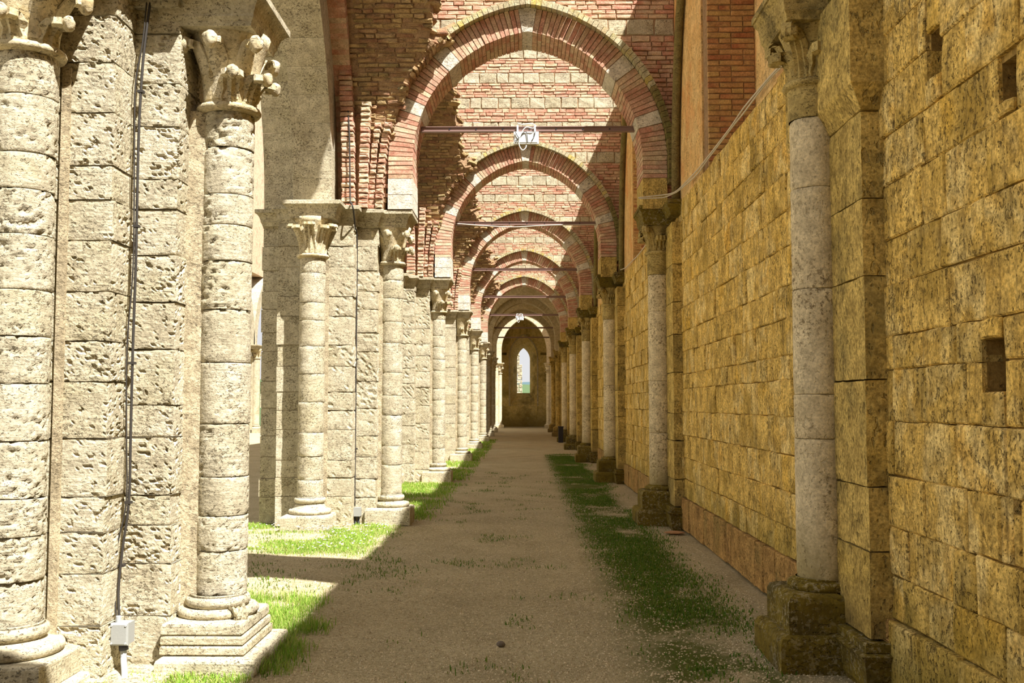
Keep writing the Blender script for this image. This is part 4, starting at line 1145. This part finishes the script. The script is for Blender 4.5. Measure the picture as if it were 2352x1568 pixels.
# outside beyond the window
def outside():
    xs = np.linspace(-60, 60, 40); V = []; F = []
    for y, b in ((90, -1.0), (150, 1.4), (240, 4.6), (330, 8.2)):
        for x in xs: V.append((x*y/90, y, b + 1.2*math.sin(x*0.09+y)*y/240))
    n = len(xs)
    for j in range(3):
        for i in range(n-1): F.append((j*n+i, j*n+i+1, (j+1)*n+i+1, (j+1)*n+i))
    structure(obj('hill', V, F, M_HILL, smooth=True), 'green hillside seen through the far window', 'hill')
    V = []; F = []
    for y, b in ((700, -5), (900, 21.0)):
        for x in xs: V.append((x*10, y, b+2*math.sin(x*0.2)))
    for i in range(n-1): F.append((i, i+1, n+i+1, n+i))
    structure(obj('far_hill', V, F, M_HILLB, smooth=True), 'hazy blue ridge behind the green hill in the window', 'hill')
    mb = MB(); R = random.Random(5)
    z = -0.2
    while z < 6.4:
        x = -6.0
        xe = -0.03 if z < 4.45 else -0.23
        while x < xe:
            w = min(R.uniform(0.3, 0.6), xe-x+0.02); V, F = piece(w-0.02, 0.28, 0.5, int(x*100+z*1000), r=0.03, jit=0.02)
            mb.add(framed(V, (x+w/2, 76.0+R.uniform(-0.02, 0.02), z+0.15), (1, 0, 0), (0, 0, 1), (0, -1, 0)), F); x += w
        z += 0.30
    q = thing('ruined_wall', 'broken sunlit rubble wall outside, left side of the far window', 'wall', (-3, 76, 0))
    mb.build('rubble_stones', M_TRAV, q, kind='stuff')
outside()

# ------------------------------------------------------------------ behind the camera and across the nave
mb = MB(); mb.box(-4, 3.2, -3.4, -2.6, -0.2, 9.0); structure(mb.build('wall_back_blocker', M_END))  # unseen wall added behind the camera to cut sky fill
def rear_vault_blocker():
    """unseen vault added behind the camera to hold back sky light"""
    V = []; F = []; xs = np.linspace(-2.06, 2.06, 25); ys = (-2.58, 2.3)
    for y in ys:
        for x in xs:
            z = extrados(x, 0.30) if abs(x) < HW+0.3 else SPR
            V += [(x, y, z), (x, y, z+0.25)]
    n = len(xs)*2
    for i in range(len(xs)-1):
        a = 2*i; F += [(a, a+2, n+a+2, n+a), (a+1, n+a+1, n+a+3, a+3), (a, a+1, a+3, a+2), (n+a, n+a+2, n+a+3, n+a+1)]
    tag(obj('vault', V, F, M_WEB), 'added unseen brick vault behind the camera, blocking sky light', 'vault', 'brick vaults over the aisle')  # roof out of view, put in to darken the camera-facing sides
rear_vault_blocker()
def nave_far():
    root = link('wall_left', None, None, (-16, 40, 0)); root['kind'] = 'structure'
    mb = MB(); mb.box(-21.0, -20.2, 0, 75, -0.2, 9.0); mb.build('outer_wall', M_PALE, root)
    mb = MB(); R = random.Random(9); z = 5.6
    # brick upper wall above the far arcade
    mb.box(-16.2, -15.2, 30, 95, 9.0, 22.0); structure(mb.build('wall_nave', M_BRICK), 'high red brick wall across the nave, a thin sliver beside the nearest pier', 'wall')
    for k, l in ((7, 'far pier across the nave, glimpsed left of the second pier'), (8, 'further pier across the nave, mostly hidden'), (6, 'nearer pier across the nave, mostly hidden')):
        zc = ZC(k)+5.7; t = thing('nave_pier', l, 'pier', (-15.2, zc, 0), 'piers across the nave')
        q = MB(); q.box(-16.0, -14.95, zc-0.5, zc+0.5, 0, IMP); q.build('pier_core', M_TRAV, t)
        V, F = rough_drum(-14.85, zc-0.1, 0.22, 0.22, 0.4, 4.1, 0.1, 1, 0); obj('shaft', V, F, M_TRAV, t, True)
        V, F = rough_drum(-15.4, zc-0.62, 0.22, 0.22, 0.4, 4.1, 0.1, 1, 0); obj('shaft', V, F, M_TRAV, t, True)
        for (x, y) in ((-14.85, zc-0.1), (-15.4, zc-0.62)):
            capital(t, x, y, 4.1, 4.65, 0.22, 0.32, M_CARVE, 'crocket', [math.radians(a) for a in (-90, -45, 0, -120)])
            base(t, x, y, 0.42, 0.22, 0.36, M_TRAV, [(0.40, -0.02, 0.2, 0.03)], leafspur=False, top_plinth=0.2)
        obj('impost', *impost_arrays(-16.0, -14.65, zc-0.85, zc+0.6, 4.85, 0.12), M_TRAV, t)
        q = MB(); mid = zc-DZ/2; N = 18; c = 0.8; Rn = DZ/2-0.6+c; am = math.acos(c/Rn)
        for sg in (-1, 1):
            for i in range(N):
                V = []
                for x in (-16.0, -15.0):
                    for (A, o) in ((am*i/N, 0), (am*(i+1)/N, 0), (am*(i+1)/N, 0.7), (am*i/N, 0.7)): V.append((x, mid+sg*((Rn+o)*math.cos(A)-c), 4.85+(Rn+o)*math.sin(A)))
                F = [(0, 1, 2, 3), (7, 6, 5, 4), (0, 4, 5, 1), (1, 5, 6, 2), (2, 6, 7, 3), (3, 7, 4, 0)]
                if sg > 0: F = [f[::-1] for f in F]
                q.add(V, F)
        ar = thing('nave_arch', {7: 'stone arch across the nave, in the gap left of the second pier', 8: 'further stone arch across the nave', 6: 'nearer stone arch across the nave'}[k], 'arch', (-15.5, mid, 4.85), 'arches across the nave'); q.build('arch_ring', M_TRAV, ar)
nave_far()

# ------------------------------------------------------------------ tie rods and floodlights
def tie_rod(k, label):
    y = ZC(k)-0.02; z = 5.40; root = thing('tie_beam', label, 'tie beam', (0.08, y, z), 'steel tie beams across the arches'); xl, xr = -1.46, 1.60
    mb = MB(); mb.box(xl, xr, y-0.04, y+0.04, z+0.026, z+0.036); mb.box(xl, xr, y-0.04, y+0.04, z-0.036, z-0.026); mb.box(xl, xr, y-0.024, y-0.012, z-0.026, z+0.026)
    mb.build('channel', M_IRON, root)
    if k <= 4:
        for i in range(7):
            x = xl+0.45+i*0.37; V, F = lathe(0, 0, [(0.0, 0.012), (0.011, 0.012), (0.013, 0.0), (0.013, -0.004)], 8)
            P = np.stack([V[:, 0]+x, y-0.018-V[:, 2], V[:, 1]+z], 1); obj('bolt', P, F, M_DARK, root)
    for x in (xl-0.0, xr): 
        q = MB(); q.box(x-0.03, x+0.03, y-0.05, y+0.05, z-0.045, z+0.045); q.build('end_plate', M_IRON, root)
tl = {2: 'steel tie beam across the nearest arch, carrying a white floodlight', 3: 'steel tie beam across the second arch, with a white cable', 4: 'tie beam across the third arch', 5: 'tie beam across the fourth arch', 6: 'tie beam across the fifth arch, with a far floodlight', 7: 'tie beam across the first far vault arch', 8: 'furthest tie beam, before the pale end arch'}
for k in range(2, 9): tie_rod(k, tl[k])
def floodlight(k, xc, label):
    y = ZC(k)-0.10; z = 5.365; root = thing('floodlight', label, 'floodlight', (xc, y, z), 'white floodlights on the tie beams')
    w, h, d = 0.172, 0.17, 0.11
    V = []; 
    for (yy, s) in ((y-0.05, 1.0), (y+0.02, 0.96), (y+0.09, 0.75)):
        for (u, v) in ((-1, -1), (1, -1), (1, 1), (-1, 1)): V.append((xc+u*w*s, yy, z-0.115+v*h*0.5*s))
    F = [(0, 1, 2, 3), (11, 10, 9, 8)] + [(a*4+i, (a+1)*4+i, (a+1)*4+(i+1) % 4, a*4+(i+1) % 4) for a in (0, 1) for i in range(4)]
    obj('housing', V, F, M_LAMP, root)
    q = MB(); q.box(xc-w*0.9, xc+w*0.9, y-0.062, y-0.050, z-0.182, z-0.05); q.build('front_glass', M_LENS, root)
    q = MB(); q.box(xc-w*1.0, xc+w*1.0, y-0.056, y-0.045, z-0.20, z-0.186); q.build('lower_rim', M_LAMP, root)
    for s in (-1, 1):
        q = MB(); q.box(xc+s*0.12-0.012, xc+s*0.12+0.012, y-0.02, y+0.06, z-0.03, z+0.07); q.build('bracket', M_LAMP, root)
    path = smooth_path([(xc-0.12, y-0.06, z+0.085), (xc-0.05, y-0.08, z+0.06), (xc+0.06, y-0.07, z+0.075), (xc+0.13, y-0.08, z+0.04), (xc+0.09, y-0.09, z+0.005), (xc, y-0.09, z+0.02), (xc-0.06, y-0.09, z-0.05), (xc-0.10, y-0.09, z-0.17), (xc-0.09, y-0.09, z-0.25), (xc-0.05, y-0.09, z-0.30), (xc-0.01, y-0.09, z-0.27), (xc, y-0.085, z-0.23)])
    obj('white_cable', *tube_arrays(path, 0.0075, 6), M_LAMP, root, True)
    for pts in ([(-0.15, -0.04), (-0.10, -0.12), (-0.04, -0.05), (0.0, -0.04), (0.015, -0.12), (0.02, -0.19)], [(0.12, -0.03), (0.11, -0.10), (0.07, -0.17)], [(-0.10, -0.12), (-0.15, -0.17)]):
        obj('black_lead', *tube_arrays(smooth_path([(xc+u, y-0.075, z+v) for u, v in pts], 4), 0.005, 5), M_CABLE, root, True)
floodlight(2, 0.055, 'white floodlight with tangled cable hung from the nearest tie beam')
floodlight(6, -0.12, 'small far white floodlight hung under the fifth arch')
o = obj('cable', *tube_arrays(smooth_path([(-1.44, ZC(3)-0.06, 5.40), (-0.9, ZC(3)-0.08, 5.35), (-0.2, ZC(3)-0.08, 5.315), (0.5, ZC(3)-0.08, 5.35), (1.0, ZC(3)-0.07, 5.36), (1.58, ZC(3)-0.06, 5.37)], 8), 0.012, 5), M_CABLEW, smooth=True)
tag(o, 'white cable sagging under the second tie beam', 'cable')

# ------------------------------------------------------------------ cables and boxes
def near_cable():
    c = [(-2.330, 6.13, 4.20), (-2.367, 6.13, 3.855), (-2.383, 6.13, 3.604), (-2.393, 6.13, 3.217), (-2.392, 6.13, 2.479), (-2.398, 6.13, 1.94), (-2.399, 6.13, 1.406), (-2.40, 6.13, 1.009), (-2.428, 6.12, 0.72), (-2.443, 6.11, 0.485), (-2.425, 6.09, 0.30)]
    r = thing('cable', 'black cable running down the recess of the nearest pier', 'cable', (-2.4, 6.13, 0.3))
    obj('sheath', *tube_arrays(smooth_path(c, 6), 0.0085, 7), M_CABLE, r, True)
    c2 = [(x-0.024+0.012*math.sin(i*2.1), y-0.004, z) for i, (x, y, z) in enumerate(c)]
    obj('thin_wire', *tube_arrays(smooth_path(c2, 6), 0.005, 5), M_CABLE, r, True)
    for z in (0.62, 1.0, 1.85, 2.7, 3.55):
        x = np.interp(z, [p[2] for p in c[::-1]], [p[0] for p in c[::-1]]); q = MB(); q.box(x-0.022, x+0.014, 6.12, 6.16, z-0.008, z+0.008); q.build('clip', M_CABLE, r)
    x, y, z = -2.395, 6.05, 0.235
    b = thing('junction_box', 'grey plastic junction box at the foot of the nearest pier', 'junction box', (x, y+0.05, z-0.07))
    def rbox(nm, hx, y0, y1, hz, m, bev):
        V = []
        for (yy, s) in ((y1, 0), (y0+bev, 0), (y0, bev)):
            for (u, v) in ((-1, -1), (1, -1), (1, 1), (-1, 1)): V.append((x+u*(hx-s), yy, z+v*(hz-s)))
        F = [(0, 1, 2, 3), (8, 11, 10, 9)] + [(a*4+(i+1) % 4, a*4+i, (a+1)*4+i, (a+1)*4+(i+1) % 4) for a in (0, 1) for i in range(4)]
        F = [f[::-1] for f in F]; obj(nm, V, F, m, b)
    rbox('box_body', 0.052, y-0.015, y+0.07, 0.062, M_BOXG, 0.006); rbox('box_lid', 0.055, y-0.045, y-0.017, 0.066, M_BOXG, 0.01)
    for (u, v) in ((-1, -1), (1, -1), (1, 1), (-1, 1)):
        V, F = lathe(0, 0, [(0, 0.004), (0.006, 0.004), (0.007, 0)], 8); obj('screw', np.stack([V[:, 0]+x+u*0.042, y-0.045-V[:, 2], V[:, 1]+z+v*0.052], 1), F, M_CONDUIT, b)
    obj('cable_gland', *tube_arrays([(x-0.02, y, z+0.06), (x-0.02, y, z+0.10)], 0.016, 10), M_CONDUIT, b)
    p = thing('conduit', 'grey conduit pipe from the junction box into the ground', 'pipe', (-2.3, 5.9, 0))
    obj('pipe', *tube_arrays(smooth_path([(x+0.015, y, z-0.06), (x+0.02, y-0.01, 0.09), (x+0.06, y-0.09, 0.02), (x+0.10, y-0.20, -0.03)], 5), 0.019, 9), M_CONDUIT, p, True)
    obj('collar', *tube_arrays([(x+0.013, y, z-0.062), (x+0.017, y, z-0.10)], 0.028, 10), M_DARK, p, True)
near_cable()
def second_cable():
    c = [(-2.516, 13.2, 7.046), (-2.444, 13.2, 6.445), (-2.368, 13.2, 5.847), (-2.315, 13.17, 5.253), (-2.288, 13.14, 4.338), (-2.25, 13.02, 4.24), (-2.222, 13.0, 4.15), (-2.228, 13.2, 3.95), (-2.232, 13.40, 3.755), (-2.234, 13.42, 2.341), (-2.234, 13.42, 1.176), (-2.234, 13.42, 0.24)]
    r = thing('cable', 'thin dark cable running down the second pier past its imposts', 'cable', (-2.25, 13.4, 0.2))
    obj('sheath', *tube_arrays(smooth_path(c, 6), 0.011, 6), M_CABLE, r, True)
    for z in (1.0, 2.2, 3.4): q = MB(); q.box(-2.262, -2.206, 13.405, 13.45, z-0.01, z+0.01); q.build('clip', M_CABLE, r)
    x, y, z = -2.20, 13.40, 0.17; b = thing('junction_box', 'small white junction box at the foot of the second pier', 'junction box', (x, y, 0.1))
    q = MB(); q.box(x-0.05, x+0.05, y-0.03, y+0.07, z-0.055, z+0.055); q.build('box_body', M_BOXG, b); q = MB(); q.box(x-0.053, x+0.053, y-0.045, y-0.031, z-0.058, z+0.058); q.build('box_lid', M_BOXG, b)
    p = thing('conduit', 'pair of black conduits under the small white box', 'pipe', (x, y, 0))
    for s in (-0.02, 0.02): obj('pipe', *tube_arrays(smooth_path([(x+s, y, z-0.05), (x+s, y, 0.06), (x+s+0.01, y-0.03, -0.03)], 4), 0.015, 7), M_DARK, p, True)
second_cable()
def wall_cables():
    c = [(2.04, 7.3, 4.205), (2.04, 8.099, 4.26), (2.03, 8.637, 4.27), (2.03, 9.068, 4.262), (2.03, 9.644, 4.258), (2.04, 10.909, 4.285), (2.04, 11.6, 4.28), (1.99, 12.55, 4.29), (1.95, 12.95, 4.33), (1.86, 13.2, 4.345), (1.566, 13.3, 4.335)]
    r = thing('cable', 'pale twin cable draped along the ledge of the golden wall', 'cable', (2.04, 10, 4.25))
    for d in (0.0, 0.018):
        P = smooth_path([(x-d*0.6, y, z+d+0.01*math.sin(i*2.0+d*90)) for i, (x, y, z) in enumerate(c)], 6); obj('strand', *tube_arrays(P, 0.0085, 5), M_CABLEW, r, True)
    c = [(2.03, 14.6, 4.30), (2.03, 15.8, 4.22), (2.03, 17.345, 4.20), (2.03, 18.371, 4.23), (2.03, 19.525, 4.265), (1.99, 20.2, 4.31)]
    o = obj('cable', *tube_arrays(smooth_path(c, 5), 0.010, 5), M_CABLEW, smooth=True); tag(o, 'pale cable sagging on the wall between the second and third columns', 'cable')
wall_cables()
# a black post by the sixth column
q = MB(); q.box(1.50, 1.70, 41.9, 42.1, -0.02, 0.62); r = thing('black_post', 'low black box standing at the foot of the sixth column', 'box', (1.6, 42, 0)); q.build('body', M_DARK, r)
q = MB(); q.box(1.48, 1.72, 41.88, 42.12, 0.62, 0.66); q.build('lid', M_DARK, r)
def rock(nm, x, y, rx, ry, rz, m, label, cat, seed):
    V, F = lathe(0, 0, [(0.02, -0.6), (0.7, -0.5), (1.0, 0.0), (0.85, 0.5), (0.4, 0.9), (0.02, 1.0)], 10); V = np.array(V)
    V *= (0.8+0.5*fbm(V*1.7+seed, 2))[:, None]; V = V*np.array([rx, ry, rz]) + np.array([x, y, rz*0.35]); o = obj(nm, V, F, m); tag(o, label, cat)
rock('rock', -0.145, 6.75, 0.030, 0.028, 0.022, M_LICHF, 'small dark stone lying on the gravel path', 'stone', 2)
rock('tile_shard', 1.88, 12.55, 0.13, 0.09, 0.02, M_TERRA, 'flat terracotta shard beside the foot of the second column', 'shard', 5)

# ------------------------------------------------------------------ grass, weeds, gravel, daisies
def blades(name, pts, hmin, hmax, mat, label, seed, w=0.006, bend=0.5, parent=None):
    G = np.random.default_rng(seed); n = len(pts); az = G.uniform(0, 2*math.pi, n); h = G.uniform(hmin, hmax, n); b = G.uniform(0.1, bend, n)*h; ww = w*G.uniform(0.7, 1.4, n)
    ax = np.stack([np.cos(az), np.sin(az)], 1); px = np.stack([-ax[:, 1], ax[:, 0]], 1); z = hgt(pts[:, 0], pts[:, 1])-0.004
    V = np.zeros((n, 5, 3))
    for i, (t, s) in enumerate(((0, -1), (0, 1), (0.6, 1), (0.6, -1), (1.0, 0))):
        V[:, i, :2] = pts + ax*(b*t*t)[:, None] + px*(s*ww*(1-0.3*t))[:, None]*0.5; V[:, i, 2] = z + h*t*(1-0.15*t)
    V = V.reshape(-1, 3); base_ = np.arange(n)*5
    F = [tuple(r) for r in np.stack([base_, base_+1, base_+2, base_+3], 1).tolist()] + [tuple(r) for r in np.stack([base_+3, base_+2, base_+4], 1).tolist()]
    o = obj(name, V, F, mat); tag(o, label, 'grass', kind='stuff'); return o
def scatter(n, x0, x1, y0, y1, dens, seed):
    G = np.random.default_rng(seed); P = np.stack([G.uniform(x0, x1, n), G.uniform(y0, y1, n)], 1); return P[dens(P) > G.uniform(0, 1, n)]
def clump(P, s, a, b, o=0.0): return sstep(a, b, fbm(np.concatenate([P*s, np.full((len(P), 1), o)], 1), 3))
def box_mask(P, x0, x1, y0, y1, f=0.25):
    return sstep(x0-f, x0+f, P[:, 0])*sstep(x1+f, x1-f, P[:, 0])*sstep(y0-f, y0+f, P[:, 1])*sstep(y1+f, y1-f, P[:, 1])
D1 = lambda P: box_mask(P, -4.6, -1.75, 10.8, 13.4)*clump(P, 1.9, 0.30, 0.52, 3)
blades('grass', scatter(80000, -5, -1.2, 10.4, 13.6, D1, 1), 0.015, 0.065, M_GRASS, 'sunlit grass with daisies in front of the second pier', 1, 0.005, 0.9)
D2 = lambda P: np.clip(box_mask(P, -2.4, -1.66, 6.9, 8.4, 0.12)+box_mask(P, -1.62, -1.42, 6.1, 7.4, 0.10), 0, 1)*clump(P, 2.6, 0.26, 0.48, 9)
blades('grass', scatter(46000, -3.4, -1.2, 5.6, 9, D2, 2), 0.025, 0.12, M_GRASS, 'tall sunlit grass beside the base of the nearest pier', 2, 0.0045, 0.8)
D3 = lambda P: box_mask(P, -3.2, -1.35, 14.1, 20.4, 0.2)*clump(P, 1.3, 0.2, 0.45, 5)
blades('grass', scatter(22000, -3.6, -1.1, 13.6, 20.6, D3, 3), 0.03, 0.09, M_GRASS, 'grass strip between the second and third piers', 3, 0.010)
D4 = lambda P: box_mask(P, -3.2, -1.25, 21.3, 45, 0.2)*clump(P, 1.0, 0.25, 0.5, 5)
blades('grass', scatter(24000, -3.4, -1.0, 21, 45, D4, 4), 0.04, 0.10, M_GRASS, 'grass strip along the far piers', 4, 0.018)
D5 = lambda P: box_mask(P, 0.95, 1.55, 5.4, 32, 0.35)*clump(P*np.array([1, 0.6]), 1.7, 0.30, 0.55, 1)
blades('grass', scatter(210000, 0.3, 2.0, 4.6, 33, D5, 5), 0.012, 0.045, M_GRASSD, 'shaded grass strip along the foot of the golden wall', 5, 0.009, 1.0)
D6 = lambda P: np.clip(clump(P, 2.6, 0.60, 0.74, 7)*sstep(1.4, -0.6, P[:, 0]) + 0.9*box_mask(P, -3.4, -1.0, 8.7, 10.6, 0.15)*clump(P, 2.2, 0.48, 0.62, 2), 0, 1)
blades('weeds', scatter(60000, -3.6, 1.0, 5.2, 24, D6, 6), 0.012, 0.05, M_GRASSD, 'sparse dark weeds scattered over the gravel path', 6, 0.007, 1.0)
D7 = lambda P: box_mask(P, -2.5, -1.55, 5.72, 6.02, 0.06)*clump(P, 4, 0.4, 0.6, 7)
blades('weeds', scatter(5000, -2.6, -1.4, 5.5, 6.2, D7, 8), 0.02, 0.07, M_GRASS, 'dry weeds at the foot of the nearest base', 8, 0.006, 1.0)
def gravel():
    G = np.random.default_rng(11); n = 45000; y = 5.2 + (G.uniform(0, 1, n)**1.8)*13; x = G.uniform(-3.3, 1.95, n); r = G.uniform(0.004, 0.011, n)
    z = hgt(x, y); T = np.array([(1, 0, 0), (0, 1, 0), (-1, 0, 0), (0, -1, 0), (0, 0, 0.8), (0, 0, -0.6)]); V = np.zeros((n, 6, 3)); an = G.uniform(0, 6.28, n)
    for i, t in enumerate(T):
        s = r*G.uniform(0.7, 1.3, n); V[:, i, 0] = x + s*(t[0]*np.cos(an)-t[1]*np.sin(an)); V[:, i, 1] = y + s*(t[0]*np.sin(an)+t[1]*np.cos(an)); V[:, i, 2] = z + s*t[2]
    b = np.arange(n)*6; F = []
    for f in ((0, 1, 4), (1, 2, 4), (2, 3, 4), (3, 0, 4)): F += np.stack([b+f[0], b+f[1], b+f[2]], 1).tolist()
    m = stone_material('path gravel', [(0.30,0.24,0.14),(0.66,0.57,0.40),(0.46,0.38,0.24)], bumpd=0.002)
    o = obj('gravel', V.reshape(-1, 3), F, m); tag(o, 'loose gravel on the aisle path', 'gravel', kind='stuff')
gravel()
def daisies():
    P = scatter(900, -4.2, -1.7, 10.9, 13.0, lambda P: clump(P, 1.4, 0.4, 0.6, 8)*0.6, 21); mb = MB(); G = random.Random(4)
    for (x, y) in P:
        z = float(hgt(np.array([x]), np.array([y]))[0])+G.uniform(0.05, 0.10); r = 0.011; V = [(x, y, z+0.004)]
        for i in range(8): V.append((x+r*math.cos(i*0.785), y+r*math.sin(i*0.785), z+0.003*(i % 2)))
        V.append((x, y, z-0.006)); mb.add(V, [(0, 1+i, 1+(i+1) % 8) for i in range(8)]+[(9, 1+(i+1) % 8, 1+i) for i in range(8)])
    tag(mb.build('daisies', M_DAISY), 'tiny white daisies in the sunlit grass', 'flowers', kind='stuff')
daisies()
